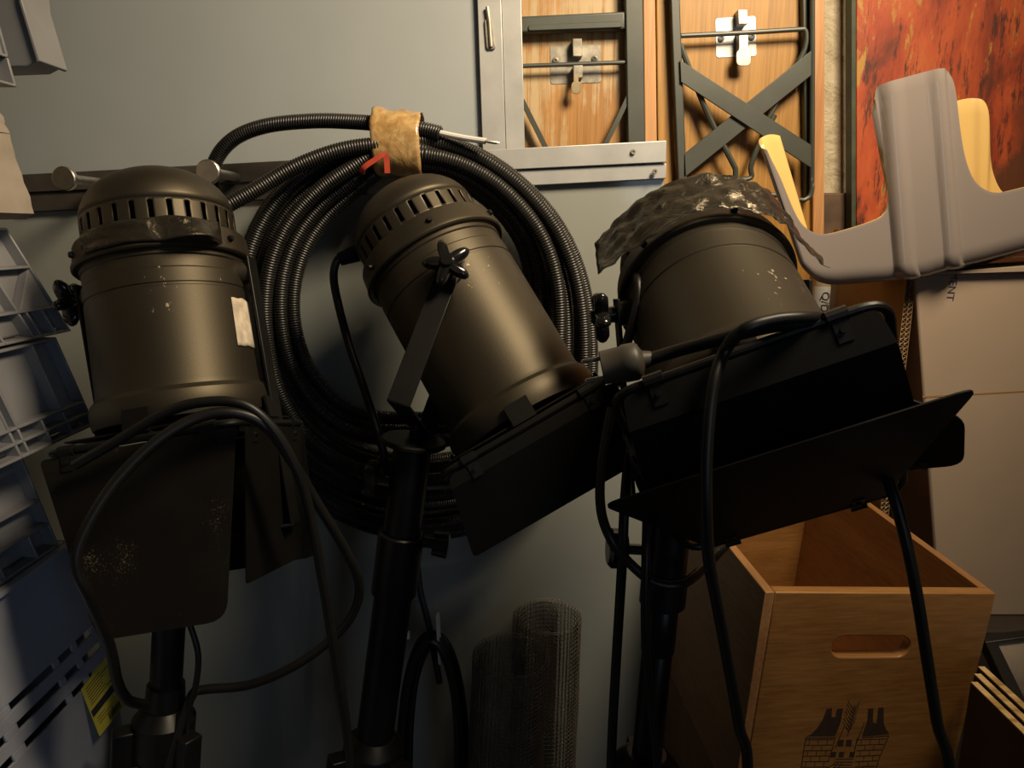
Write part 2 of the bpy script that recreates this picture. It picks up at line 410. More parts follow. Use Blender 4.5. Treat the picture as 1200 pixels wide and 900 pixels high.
for seq in ([(612, 118), (622, 138), (641, 176)], [(737, 112), (724, 140), (708, 172)]):
    bar(seq, YB-.022, .009, .012).build('brace', 'green', ba)
# bench B
bb = thing('folding_table', 'upright folded wooden beer table with crossed grey-green legs, beside the taupe plastic rack', 'folding table', (.5, YB+.015, 0))
board('table_board', 786, 953, 789, 955, YB, .022, 'wood_bench', bb)
board('rim', 768.5, 786, 772, 790, YB-.012, .036, 'wood_bench', bb)
board('rim', 952, 967, 953, 966, YB-.012, .036, 'wood_rim', bb)
fo = MB()
lw = cat_rom(PPY([(788, -60), (791.5, 40), (796, 150), (800, 241)], YB-.028), 4)
MB().tube(lw, 0, flat=(.017, .02, (0, -1, 0))).build('leg_frame', 'green', bb, bevel=.002)
MB().prism(PPY([(940, -60), (952, -60), (951, 228), (944, 231)], YB-.018), (0, .018, 0)).build('leg_frame', 'green', bb, bevel=.002)
MB().tube(cat_rom(PPY([(952, -60), (952, 100), (951.5, 200), (951, 225), (945, 233), (935, 234), (900, 228), (840, 232), (826, 236), (820, 245)], YB-.03), 5), .0048, 10).build('foot_bar', 'green', bb)
MB().tube(cat_rom(PPY([(798, 42), (870, 38.5), (936, 34.5), (943, 35), (945, 42), (944, 53), (938, 68), (900, 140)], YB-.024), 5), .0046, 10).build('locking_rod', 'green', bb)
MB().prism(PPY([(797, 70), (798, 96), (951, 197), (951, 170)], YB-.044), (0, .004, 0)).build('cross_leg', 'green', bb, bevel=.001)
MB().prism(PPY([(951, 59), (951, 88), (801, 209), (801, 181)], YB-.038), (0, .004, 0)).build('cross_leg', 'green', bb, bevel=.001)
MB().tube(cat_rom(PPY([(797, 52), (803, 68), (830, 135), (858, 190), (862, 200), (861, 213)], YB-.032), 5), .0055, 8).build('brace', 'green', bb)
MB().tube(cat_rom(PPY([(908, 135), (890, 168), (880, 195), (880, 208), (861, 211)], YB-.034), 5), .0052, 8).build('brace', 'green', bb)
latch_plate(bb, [(838, 21), (886, 18), (887, 66), (839, 68)], YB-.001, (865, 11, 876, 28, 37, 60), [(863, 58), (880, 58), (880, 77), (863, 77)], [(845, 45), (881, 43)], 'zinc', 'zinc')
c = PY(921, 243, YB-.004)
MB().lathe([(0, .0001), (-.008, .003), (-.008, .007), (0, .008)], lambda q: c + V((q.x, q.z, q.y)), 16).build('rubber_stop', 'black_matte', bb)

# ================================================================== DISTRESSED PAINTED PANEL
YP = 1.56
pp = thing('painted_panel', 'large board with distressed orange-red paint, standing behind the taupe rack', 'painted panel', (.95, YP+.012, 0))
def panel_piece(xa, xb, Yf, th):
    ta, ba_ = PY(xa, -80, Yf), PY(xa, 420, Yf)
    k = ta.z/(ta.z-ba_.z); fa = ta+(ba_-ta)*k
    w = None if xb is None else PY(xb, -80, Yf)-ta
    rt = V((1.75, Yf, ta.z)) if w is None else ta+w
    rb = V((1.75, Yf, 0)) if w is None else fa+w
    return MB().prism([ta, rt, rb, fa], (0, th, 0))
pn = panel_piece(1004, None, YP, .022).build('panel', 'painted', pp, bevel=.002)
panel_piece(998, 1003.6, YP-.006, .028).build('edge_strip', 'green_edge', pp, bevel=.001)

# ================================================================== CARDBOARD
def lettering(name, body, size, mat, parent, loc, rot, align='LEFT', ext=.0001, space=1.0):
    fc = bpy.data.curves.new(name, 'FONT'); fc.body = body; fc.size = size; fc.align_x = align; fc.extrude = ext; fc.space_character = space
    tmp = bpy.data.objects.new(name+'_src', fc); C.objects.link(tmp); bpy.context.view_layer.update()
    me = bpy.data.meshes.new_from_object(tmp.evaluated_get(bpy.context.evaluated_depsgraph_get()))
    bpy.data.objects.remove(tmp); me.materials.clear(); me.materials.append(M[mat])
    o = bpy.data.objects.new(name, me); C.objects.link(o); o.parent = parent; o.location = loc - worldloc(parent); o.rotation_euler = rot; return o
sh = thing('cardboard_sheet', 'brown double-wall cardboard sheet standing edge-on with bare corrugated edge, beside the taller carton', 'cardboard', (.66, 1.35, 0))
Xs = .655
zt0 = PY(1062, 318, 1.2).z
nearY, farY = 1.20, 1.455
tb = MB()
tb.prism([(Xs, nearY, 0), (Xs, farY, 0), (Xs, farY, zt0-.0), (Xs, nearY, zt0+.012)], (.0008, 0, 0))
tb.prism([(Xs+.015, nearY, 0), (Xs+.015, farY, 0), (Xs+.015, farY, zt0-.0), (Xs+.015, nearY, zt0+.012)], (.0008, 0, 0))
tb.prism([(Xs+.0075, nearY, 0), (Xs+.0075, farY, 0), (Xs+.0075, farY, zt0-.0), (Xs+.0075, nearY, zt0+.012)], (.0008, 0, 0))
tb.build('liner', 'card_dark', sh)
fl = MB()
for x in (Xs+.0008, Xs+.0083):
    pts = []; k = 0; z = .55
    while z < zt0+.008:
        pts.append((x+.0002 if k % 2 == 0 else x+.0064, nearY, z)); z += .0042; k += 1
    n = len(pts)
    vs = [V(p) for p in pts] + [V(p)+V((0, .25, 0)) for p in pts]
    fl.add(vs, [(i, i+1, i+1+n, i+n) for i in range(n-1)])
fl.build('fluting', 'card_edge', sh, smooth=False, solid=.0007)
# carton with printed word
Yc = 1.19
ct = thing('cardboard_carton', 'tall pale brown cardboard carton printed with blue letters, carrying the taupe plastic rack', 'carton', (.95, Yc+.14, .7))
zb = PY(1150, 722, Yc).z
tlc, trc = PY(1073, 322, Yc), PY(1260, 313, Yc)
blc = PY(1100, 722, Yc)
brc = V((1.12, Yc, zb)); trc.x = 1.09
card = MB().prism([tlc, trc, brc, blc], (0, .24, 0)).build('carton_body', 'card', ct, bevel=.004)
MB().prism([PL(x, y, V((0, Yc-.0006, 0)), V((0, 1, 0))) for x, y in ((1081, 464.2), (1210, 457), (1210, 458.6), (1082, 466.3))], (0, .0006, 0)).build('crease', 'card_dark', ct)
MB().prism([V((tlc.x+.004, Yc-.012, tlc.z+.0005)), V((trc.x, Yc-.012, trc.z+.0005)), V((trc.x, Yc-.012, trc.z+.020)), V((tlc.x+.02, Yc-.012, tlc.z+.0045))], (0, .20, 0)).build('top_flap', 'card', ct, bevel=.001)
p0 = PY(1117, 311, Yc-.0008)
lettering('printed_word', 'EMENT', .0175, 'ink_blue', ct, p0, (PI/2, PI/2+.07, 0), space=1.05)['label'] = 'blue printed letters'
# carton beneath; the shadow there is put into its dark colour
dk = MB().prism([V((.69, Yc-.05, 0)), V((1.2, Yc-.05, 0)), V((1.2, Yc-.05, zb)), V((.69, Yc-.05, zb))], (0, .3, 0)).build('shaded_carton', 'card_shade', bevel=.004)
tag(dk, 'carton under the pale printed carton, its colour darkened for the shade', 'carton')

# tube with sticker between lamp and rack
tbp = PY(962, 345, 1.445)
tz = thing('beige_tube', 'thin beige tube with a printed sticker, upright below the taupe rack', 'tube', (tbp.x, 1.445, 0))
MB().lathe([(0, .0001), (0, .0165), (PY(962, 322, 1.445).z, .0165), (PY(962, 322, 1.445).z, .0001)], lambda q: V((tbp.x, 1.445, 0)) + q, 24).build('pole', 'tube_beige', tz)
z0, z1 = PY(962, 372, 1.425).z, PY(962, 336, 1.425).z
st = MB().lathe([(z0, .0171), (z1, .0171)], lambda q: V((tbp.x, 1.445, 0)) + q, 20, a0=PI*1.02, a1=PI*1.98).build('sticker', 'label_white', tz)
lettering('sticker_letters', 'Q/D', .022, 'ink', st, V((tbp.x-.005, 1.4275, (z0+z1)/2)), (PI/2, PI/2, 0), 'CENTER', .0002)

# ================================================================== TAUPE PLASTIC RACK
def rack():
    Yr = 1.16
    # (front top px, bottom px, extra depth of the front edge, back edge height fraction)
    cols = [((914, 159), (962, 322), .055), ((906, 157.5), (953, 321), .040), ((898, 158.5), (947, 319), .018), ((893, 163), (944, 317), .004),
            ((896, 172), (946, 319), 0), ((902, 186), (948, 321), 0), ((912, 206), (950, 323), 0), ((921, 228), (952, 325), 0), ((929, 247), (955, 327), 0), ((937, 261), (959, 328.5), 0),
            ((947, 270), (965, 330), 0), ((960, 274.5), (975, 330.5), 0), ((975, 273), (985, 330), 0), ((1000, 266), (1006, 328.5), 0),
            ((1022, 258.5), (1028, 327), 0), ((1032, 253), (1039, 326), 0), ((1038, 243), (1045, 325.5), 0), ((1040.5, 228), (1048, 325), 0),
            ((1038.5, 200), (1052, 324.6), 0), ((1032, 160), (1056, 324.2), 0), ((1025.5, 128), (1060, 323.6), 0), ((1023, 115), (1062.5, 323), 0),
            ((1026, 105), (1066, 322.5), 0), ((1034, 99), (1071, 321.5), 0), ((1050, 94), (1079, 320), 0), ((1070, 88.5), (1088, 317), 0), ((1088, 84), (1097, 314.5), 0),
            ((1100, 83.5), (1103, 313), 0), ((1109, 87), (1108, 312), 0), ((1115, 97), (1112, 311), 0), ((1118.5, 115), (1115, 310.5), 0), ((1122, 145), (1118, 310), 0),
            ((1126, 172), (1122, 309), 0), ((1131, 193), (1127, 308), 0), ((1139, 211), (1135, 306), 0), ((1151, 222), (1148, 303), 0), ((1168, 226), (1166, 298), 0),
            ((1200, 219), (1200, 289), 0), ((1235, 211), (1235, 280), 0), ((1258, 203), (1258, 275), 0), ((1272, 190), (1270, 272), 0), ((1279, 160), (1278, 270), 0), ((1286, 125), (1284, 268), 0), ((1294, 112), (1292, 264), .02), ((1302, 108), (1300, 262), .05)]
    # refine columns
    tops = cat_rom([V((c[0][0], c[0][1], c[2])) for c in cols], 3); bots = cat_rom([V((c[1][0], c[1][1], c[2])) for c in cols], 3)
    N = len(tops); vs = []; D = V((.126, .122, .0))
    NR = 14; NA = 8; nb = 10; per = None
    def flute(px):       # rounded raised band down the middle fin
        g = lambda c, w: math.exp(-((px-c)/w)**4)
        return .007*(1/(1+math.exp(-(px-1042)/1.6)) * 1/(1+math.exp((px-1115)/1.6))) + .005*g(1051, 8) + .006*g(1105, 7)
    for i in range(N):
        T, B = tops[i], bots[i]
        frac = i/(N-1)
        endz = max(T.z, 0)
        Tw = PY(T.x, T.y, Yr+endz); Bw = PY(B.x, B.y, Yr+endz)
        colv = []
        R = min(.022, (Tw-Bw).length*.3)
        L = (Tw-Bw).length; upv = (Tw-Bw).normalized()
        Dd = D*(1-endz/.14)
        for k in range(NR+1):
            q = Tw - upv*(L-R)*(k/NR)
            px = 600+FPX*(q-CAM).dot(cR)/(q-CAM).dot(cF) ; 
            py = 450-FPX*(q-CAM).dot(cU)/(q-CAM).dot(cF)
            pxs = px + (py-230)*-.085
            colv.append(q - V((0, flute(pxs), 0))*min(1, 1))
        f0 = colv[-1]; dn = Dd.normalized()
        for k in range(1, NA):       # round the keel front
            t = k/NA*PI/2
            colv.append(f0 + dn*(R*(1-math.cos(t))) - upv*(R*math.sin(t)))
        base_f = f0 + dn*R - upv*R
        bk = f0 + Dd - dn*R - upv*R
        for k in range(0, 4): colv.append(base_f.lerp(bk, k/3))
        for k in range(1, NA+1):
            t = k/NA*PI/2
            colv.append(bk + dn*(R*math.sin(t)) + upv*(R*(1-math.cos(t))))
        bt = f0 + Dd
        # back edge height: low trough, tall fin
        midx = T.x
        hfin = 1 if 1023 <= midx <= 1150 else 0
        Lb = (L-R)*(.93 if hfin else 1.0)
        if midx < 1000 : Lb = min(Lb, .05)
        if midx > 1240: Lb = min(Lb, .08)
        for k in range(1, nb+1): colv.append(bt + upv*(Lb*k/nb))
        per = len(colv); vs += colv
    fs = []
    for i in range(N-1):
        for k in range(per-1): fs.append((i*per+k, i*per+k+1, (i+1)*per+k+1, (i+1)*per+k))
    b = MB().add(vs, fs)
    o = b.build('plastic_rack', ['rack_out', 'rack_in'], None, angle=60, recalc=False)
    s = o.modifiers.new('solid', 'SOLIDIFY'); s.thickness = .0055; s.offset = 1; s.material_offset = 1; s.material_offset_rim = 1
    bv = o.modifiers.new('bevel', 'BEVEL'); bv.width = .0016; bv.segments = 2; bv.limit_method = 'ANGLE'; bv.angle_limit = math.radians(50)
    tag(o, 'taupe moulded plastic rack with tall fins and cream-yellow inside, lying on the cardboard carton', 'plastic rack')
rack()

# ================================================================== WOODEN CRATE WITH HANDLE HOLE
def crate():
    roll = math.radians(3.0); tilt = math.radians(2.5)
    R = Matrix.Rotation(math.radians(5), 3, 'Z') @ Matrix.Rotation(roll, 3, 'Y') @ Matrix.Rotation(tilt, 3, 'X')
    ex, ey, ez = R @ V((1,0,0)), R @ V((0,1,0)), R @ V((0,0,1))
    O = P(897, 694, .952)                 # top front left
    W, Lg, H, th = .330, .50, .345, .017
    def L(x, y, z): return O + ex*x + ey*y + ez*z
    base = L(W/2, Lg/2, -H)
    t = thing('wooden_crate', 'open pine crate with oval handle hole and burnt-in castle emblem, below right stage light', 'crate', base)
    # front with stadium hole
    def holed(name, y0, y1, hole):
        cx = (PL(975, 758, O, ey)-O).dot(ex); cx2 = (PL(1066, 758, O, ey)-O).dot(ex); cz = (PL(1020, 758, O, ey)-O).dot(ez)
        hw = (cx2-cx)/2; cxm = (cx+cx2)/2; hr = .0165; n = 48; inner = []; outer = []
        for k in range(n):
            a = 2*PI*k/n; ca, sa = math.cos(a), math.sin(a)
            x = math.copysign(hw-hr, ca) + hr*ca if abs(ca) > 1e-6 else 0
            inner.append((cxm+x, cz+hr*sa))
            # ray to the rectangle
            dx, dz = ca*1.0, sa*1.0
            tx = ((W-cxm) if dx > 0 else cxm)/max(abs(dx), 1e-9); tz = ((0-cz) if dz > 0 else (H+cz))/max(abs(dz), 1e-9)
            q = min(tx, tz); outer.append([cxm+dx*q, cz+dz*q])
        for cxn, czn in ((0, 0), (W, 0), (W, -H), (0, -H)):
            j = min(range(n), key=lambda k: (outer[k][0]-cxn)**2+(outer[k][1]-czn)**2); outer[j] = [cxn, czn]
        b = MB(); vs = []
        for y in (y0, y1): vs += [L(x, y, z) for x, z in inner] + [L(max(x, .0135), y, z) for x, z in outer]
        fs = []
        for k in range(n):
            j = (k+1) % n
            fs += [(k, j, n+j, n+k), (2*n+k, 3*n+k, 3*n+j, 2*n+j), (k, 2*n+k, 2*n+j, j), (n+k, n+j, 3*n+j, 3*n+k)]
        b.add(vs, fs); return b.build(name, 'crate_front', t, bevel=.0018)
    f = holed('front_panel', 0, th, True)
    holed('back_panel', Lg-th, Lg, True)
    def side(x):
        b = MB(); b.prism([L(x, th, 0), L(x, Lg-th, 0), L(x, Lg-th, -H), L(x, th, -H)], ex*.013); return b.build('side_panel', 'crate_side', t, bevel=.0012)
    MB().prism([L(0, 0, 0), L(0, Lg, 0), L(0, Lg, -H), L(0, 0, -H)], ex*.013).build('side_panel', 'crate_side', t, bevel=.0012); side(W-.013)
    MB().prism([L(.013, th, -H), L(W-.013, th, -H), L(W-.013, Lg-th, -H), L(.013, Lg-th, -H)], ez*.01).build('bottom_panel', 'crate_side', t)
    # emblem: traced outlines lying on the front board
    e = MB(); k = 2.647
    def q(x, y): return PL(880+x/k, 560+y/k, O-ey*.0003, ey)
    def poly(pts): e.prism([q(*p) for p in pts], ey*.0003)
    def line(a, b_, w=2.4):
        a, b_ = V(a), V(b_); n = (b_-a).normalized(); n = V((-n.y, n.x))*w/2
        poly([tuple(a+n), tuple(b_+n), tuple(b_-n), tuple(a-n)])
    poly([(170, 802), (186, 796), (205, 778), (224, 748), (236, 716), (252, 714), (250, 742), (262, 742), (268, 716), (286, 715), (278, 760), (262, 800)])
    poly([(345, 802), (352, 780), (362, 750), (364, 716), (380, 714), (378, 758), (390, 762), (396, 713), (412, 712), (412, 760), (419, 780), (429, 794)])
    for a, b_ in (((170, 806), (156, 900)), ((172, 807), (262, 806)), ((345, 806), (428, 800)), ((428, 800), (398, 870)), ((398, 870), (388, 905)),
                  ((262, 806), (246, 866)), ((330, 806), (318, 868)), ((290, 770), (262, 838)), ((352, 760), (322, 838))): line(a, b_)
    for r in range(7):
        y = 812+r*17; xl = 169-(y-806)*.16
        if y < 905:
            line((xl, y), (min(258, 258-(y-806)*.2), y-1), 1.8); line((332-(y-806)*.1, y), (424-(y-806)*.42, y-3), 1.8)
            for cc in range(3):
                xx = xl+14+cc*28+(r % 2)*13
                if xx < 246: line((xx, y), (xx-2, y+17), 1.6)
                x2 = 344+cc*28+(r % 2)*13-(y-806)*.1
                if x2 < 412-(y-806)*.42: line((x2, y-1), (x2-2, y+16), 1.6)
    for x in (272, 297): poly([(x, 812), (x+17, 812), (x+14, 832), (x-3, 832)])
    for x in (250, 275, 308): poly([(x, 850), (x+15, 850), (x+12, 866), (x-3, 866)])
    for r in range(4): line((262-r*2, 872+r*9), (318-r*2, 872+r*9), 1.6)
    line((322, 706), (300, 800), 2.2)
    for r in range(7):
        y = 712+r*11; x = 320-r*2.6
        for s in (-1, 1):
            poly([(x, y+9), (x+s*7, y+1), (x+s*11, y-8), (x+s*4, y-2)]); line((x+s*11, y-8), (x+s*19, y-22), 1.2)
    for r in range(3): line((232+r*18, 905), (262+r*10, 884), 1.6)
    e.build('emblem', 'burn', t, smooth=False, label='burnt-in castle and wheat-ear emblem')
    # what it stands on
    return O, ex, ey, ez, W, Lg, H
O, ex, ey, ez, W, Lg, H = crate()
lowest = min((O + ex*x + ey*y - ez*H).z for x in (0, W) for y in (0, Lg))
b = MB()
cs = [O + ex*x + ey*y - ez*(H+.0005) for x, y in ((-.0, .0), (W, .0), (W, Lg), (0, Lg))]
vs = [V((p.x, p.y, 0)) for p in cs] + cs
b.add(vs, [(3,2,1,0), (4,5,6,7), (0,1,5,4), (1,2,6,5), (2,3,7,6), (3,0,4,7)])
tag(b.build('wooden_box', 'box_plain', bevel=.003), 'plain wooden box underneath the pine crate', 'box')

# ================================================================== BOARDS AND SILVER FRAME AT LOWER RIGHT
grp = 'boards on edge beside the crate'
for k, (x, y) in enumerate(((1146, 781), (1141.5, 789.5), (1137.5, 799))):
    p = P(x, y, .985-.012*k)
    w = .0095
    o = thing('chipboard', ['chipboard panel on edge, the one next to the black-framed silver sheet', 'middle of the three chipboard panels on edge beside the crate', 'chipboard panel on edge, the one next to the pine crate'][k], 'board', (p.x+w/2, p.y-.2, 0), grp)
    MB().span((p.x, p.y-.42, 0), (p.x+w, p.y, p.z-.0015)).build('board', 'ply_face', o, bevel=.0006)
    MB().span((p.x+.0003, p.y-.42, p.z-.0015), (p.x+w-.0003, p.y, p.z)).build('raw_edge', 'ply_edge', o)
sf = thing('framed_sheet', 'silver sheet in a black frame, leaning behind the three chipboard panels', 'frame', P(1210, 900, .95))
A_, B_, D_ = P(1150, 744, 1.06), P(1290, 726, 1.06), P(1225, 905, .86)
C_ = B_+D_-A_
n_ = (B_-A_).cross(D_-A_).normalized()
if n_.z < 0: n_ = -n_
qa = lambda u, v: A_.lerp(B_, u).lerp(D_.lerp(C_, u), v)
fm = MB()
for (u0, u1, v0, v1) in ((0, 1, 0, .07), (0, 1, .93, 1), (0, .1, .07, .93), (.9, 1, .07, .93)):
    fm.prism([qa(u0, v0), qa(u1, v0), qa(u1, v1), qa(u0, v1)], -n_*.022)
fm.build('frame', 'black_smooth', sf, bevel=.0015)
MB().prism([qa(.08, .05)-n_*.006, qa(.92, .05)-n_*.006, qa(.92, .95)-n_*.006, qa(.08, .95)-n_*.006], -n_*.004).build('sheet', 'mirror', sf)

# ================================================================== STAGE LIGHTS
def pathbar(b, pts, w, th, nrm): b.tube(pts, 0, flat=(w, th, nrm))
def star_knob(X, R=.03, th=.016, name='knob', parent=None):
    b = MB(); n = 60
    prof = [(0, .0), (0, .80), (.25, .96), (.5, 1), (.75, .96), (1, .8), (1, 0)]
    vs = []
    for z, s in prof:
        for k in range(n):
            a = 2*PI*k/n; r = R*(.70+.30*math.cos(5*a)); vs.append(X(V((r*s*math.cos(a), r*s*math.sin(a), z*th+.010))))
    fs = [(i*n+k, i*n+(k+1) % n, (i+1)*n+(k+1) % n, (i+1)*n+k) for i in range(len(prof)-1) for k in range(n)]
    b.add(vs, fs)
    b.lathe([(-.004, .0001), (-.004, .010), (.012, .010), (.012, .0001)], X, 20)
    b.lathe([(.010+th, .0001), (.010+th, .009), (.010+th+.004, .007), (.010+th+.004, .0001)], X, 20)
    return b.build(name, 'knob', parent, angle=50)

def par_can(label, px, py, d, bx, by, alpha, T, psi, barn, zc=.165, ls=1.0, zp=.150):
    al = math.radians(alpha)
    n2 = math.hypot(bx, by); bx, by = bx/n2, by/n2
    z = (cR*bx - cU*by)*math.cos(al) - cF*math.sin(al)
    y = (-cF - z*(-cF).dot(z)).normalized(); x = y.cross(z)
    cpt = P(px, py, d)
    O = cpt - z*zc
    def X(q):
        zz_ = q.z if q.z < .18 else (.18+(q.z-.18)*ls if q.z < .29 else q.z+.11*(ls-1))
        return O + x*q.x + y*q.y + z*zz_
    root = thing('stage_light', label, 'stage light', O + z*zc, None)
    # housing
    MB().lathe([(.108, .086), (.109, .0995), (.136, .1005), (.138, .0985), (.152, .0985), (.154, .1), (.171, .1), (.172, .0988), (.175, .0988), (.176, .1),
                (.29, .1), (.296, .1015), (.302, .107), (.312, .1095), (.325, .1085), (.332, .107), (.332, .098), (.29, .095), (.12, .093)], X, 96).build('housing', 'black', root, angle=28)
    # rear flange ring
    MB().lathe([(.0955, .09), (.0955, .0985), (.098, .103), (.101, .1045), (.120, .1065), (.1245, .1085), (.128, .1085), (.130, .1065), (.130, .098)], X, 96).build('rear_ring', 'black', root, angle=28)
    # domed cap with cut ventilation slots
    cap = MB()
    arc = []
    for k in range(0, 13):
        t = k/12*PI/2; arc.append((.064*(1-math.cos(t)), .0915*math.sin(t)**.92))
    arc[0] = (0, .0005)
    cap.lathe(arc, X, 96)
    ns = 28; per = 10; nn = ns*per
    zz = [.064, .068, .090, .0965]
    vs = [X(V((.0915*math.cos(2*PI*k/nn)+0, .0915*math.sin(2*PI*k/nn), zq))) for zq in zz for k in range(nn)]
    fs = []
    for i in range(3):
        for k in range(nn):
            if i == 1 and (k % per) in (3, 4, 5): continue
            fs.append((i*nn+k, i*nn+(k+1) % nn, (i+1)*nn+(k+1) % nn, (i+1)*nn+k))
    cap.add(vs, fs)
    co_ = cap.build('rear_cap', 'black', root, angle=40)
    co_.modifiers.new('solid', 'SOLIDIFY').thickness = -.0022
    MB().lathe([(.04, .0001), (.04, .07), (.062, .085), (.098, .085), (.098, .0001)], X, 48).build('dark_core', 'void', root)  # black cylinder behind the slots, its colour standing in for the shade inside
    # small bolts round the ring
    for k in range(6):
        bo = MB()
        a = 2*PI*(k+.3)/6
        def Xb(q, a=a): return X(V((math.cos(a)*(.1085+q.z) - math.sin(a)*q.x, math.sin(a)*(.1085+q.z)+math.cos(a)*q.x, .1135+q.y)))
        bo.lathe([(-.004, .0001), (-.004, .0042), (0, .0042), (.0022, .003), (.0022, .0001)], Xb, 10)
        bo.build('bolt', 'black_smooth', root)
    # front lens and clips
    MB().lathe([(.322, .0001), (.318, .06), (.312, .097)], X, 48).build('lens', 'void', root)
    rho = math.radians(barn.get('roll', 0))
    cr, sr = math.cos(rho), math.sin(rho)
    def XB(q): return X(V((q.x*cr - q.y*sr, q.x*sr + q.y*cr, q.z)))
    for k in range(4):
        cl = MB()
        a = PI/2*k
        e = V((math.cos(a), math.sin(a), 0)); tt = V((-math.sin(a), math.cos(a), 0))
        p = [e*.1105 - tt*.016 + V((0,0,.318)), e*.1105 + tt*.016 + V((0,0,.318)), e*.1145+tt*.016+V((0,0,.346)), e*.1145-tt*.016+V((0,0,.346))]
        cl.prism([XB(v) for v in p], (XB(e*.003) - XB(V((0,0,0)))))
        p = [e*.1145 - tt*.016 + V((0,0,.346)), e*.1145 + tt*.016 + V((0,0,.346)), e*.098+tt*.016+V((0,0,.349)), e*.098-tt*.016+V((0,0,.349))]
        cl.prism([XB(v) for v in p], (XB(V((0,0,.0025))) - XB(V((0,0,0)))))
        cl.build('front_clip', 'black_smooth', root)
    # barn door: plate ring, rod frame, four flaps
    h = barn.get('h', .125); hb_ = h*barn.get('hb', 1); zf = barn.get('zf', .345); rod = barn.get('rod', .0045)
    bd = MB()
    sq = round_poly([(-h, -hb_, 0), (h, -hb_, 0), (h, h, 0), (-h, h, 0)], .026, 6)
    bd.tube([XB(V((p.x, p.y, zf+.008))) for p in sq], rod, 10, closed=True)
    # flat collar plate with round hole
    n = 64; inn = []; out = []
    for k in range(n):
        a = 2*PI*k/n; ca, sa = math.cos(a), math.sin(a); q = (h-.012)/max(abs(ca), abs(sa)); q = min(q, h*1.22)
        inn.append(V((.094*ca, .094*sa, zf-.004))); out.append(V((q*ca, q*sa, zf-.004)))
    vs = [XB(p) for p in inn+out] + [XB(p+V((0,0,.002))) for p in inn+out]
    fs = []
    for k in range(n):
        j = (k+1) % n
        fs += [(k, j, n+j, n+k), (2*n+k, 3*n+k, 3*n+j, 2*n+j), (k, 2*n+k, 2*n+j, j), (n+k, n+j, 3*n+j, 3*n+k)]
    bd.add(vs, fs)
    bdo = bd.build('barn_door', 'black_smooth', root)
    for (k, w0, w1, Lf, lb, f1, f2, rc, mt, *off) in barn['flaps']:
        a = PI/2*k
        e = V((math.cos(a), math.sin(a), 0)); tt = V((-math.sin(a), math.cos(a), 0)); zv = V((0,0,1))
        d1 = zv*math.cos(math.radians(f1)) - e*math.sin(math.radians(f1)); d2 = zv*math.cos(math.radians(f2)) - e*math.sin(math.radians(f2))
        hc = e*((hb_ if k == 3 else h)+.001) + zv*(zf+.010) + tt*(off[0] if off else 0)
        def FM(t, l): return hc + tt*t + d1*min(l, lb) + d2*max(0, l-lb)
        wb = w0+(w1-w0)*lb/Lf
        p1 = round_poly([(-w0/2, .004, 0), (w0/2, .004, 0), (wb/2, lb, 0), (-wb/2, lb, 0)], [.008, .008, 0, 0])
        p2 = round_poly([(-wb/2, lb, 0), (wb/2, lb, 0), (w1/2, Lf, 0), (-w1/2, Lf, 0)], [0, 0, rc, rc])
        fb = MB()
        nv1 = tt.cross(d1); nv2 = tt.cross(d2)
        fb.prism([XB(FM(p.x, p.y)) for p in p1], XB(nv1*.0016)-XB(V((0,0,0))))
        fb.prism([XB(FM(p.x, p.y)) for p in p2], XB(nv2*.0016)-XB(V((0,0,0))))
        fo_ = fb.build('flap', mt, bdo)
        for s in (-.36, .36):        # hinge clips on the rod
            hb = MB()
            c0 = FM(s*w0, .010); 
            R3 = Matrix((tt, d1, nv1)).transposed()
            RW = Matrix((XB(V((1,0,0)))-XB(V((0,0,0))), XB(V((0,1,0)))-XB(V((0,0,0))), z)).transposed()
            hb.box(XB(c0), (.013, .024, .006), RW @ R3)
            hb.tube([XB(FM(s*w0-.009, -.002)), XB(FM(s*w0+.009, -.002))], .0065, 10)
            hb.lathe([(0, .0001), (0, .003), (.0055, .0025), (.0055, .0001)], lambda q, s=s: XB(FM(s*w0+q.x, .012+q.y) - nv1*q.z), 8)
            hb.lathe([(0, .0001), (0, .003), (.0055, .0025), (.0055, .0001)], lambda q, s=s: XB(FM(s*w0+q.x, .012+q.y) + nv1*q.z), 8)
            hb.build('hinge', 'black_smooth', bdo)
    # yoke
    if psi is None:      # pivot axis square to the line down to the stand
        v0 = T - (O + z*zp); psi = math.degrees(math.atan2(-v0.dot(x), v0.dot(y)))
        if math.cos(math.radians(psi)) > 0: psi += 180
    ps = math.radians(psi)
    p = (x*math.cos(ps) + y*math.sin(ps)); ctr = O + z*zp
    vv = T-ctr; vp = vv - p*vv.dot(p); pr = .113
    nrm_ = p.cross(vp).normalized()
    yk = MB()
    A1, A2 = ctr + p*pr, ctr - p*pr; E1, E2 = A1 + vp*.99, A2 + vp*.99
    # eyes at the pivots
    vpn = vp.normalized()
    pathbar(yk, [A1 - vpn*.018, A1+vpn*.02, E1 - vpn*.012, E1 - p*.012, E2 + p*.012, E2 - vpn*.012, A2+vpn*.02, A2 - vpn*.018], .03, .004, nrm_) if False else None
    for A, E, s in ((A1, E1, 1), (A2, E2, -1)): yk.tube([A - vpn*.018, E + vpn*.002], 0, flat=(.03, .004, p))
    yk.tube([E1 + p*.002, E2 - p*.002], 0, flat=(.03, .004, vpn))
    yo = yk.build('yoke', 'black_smooth', root, bevel=.001)
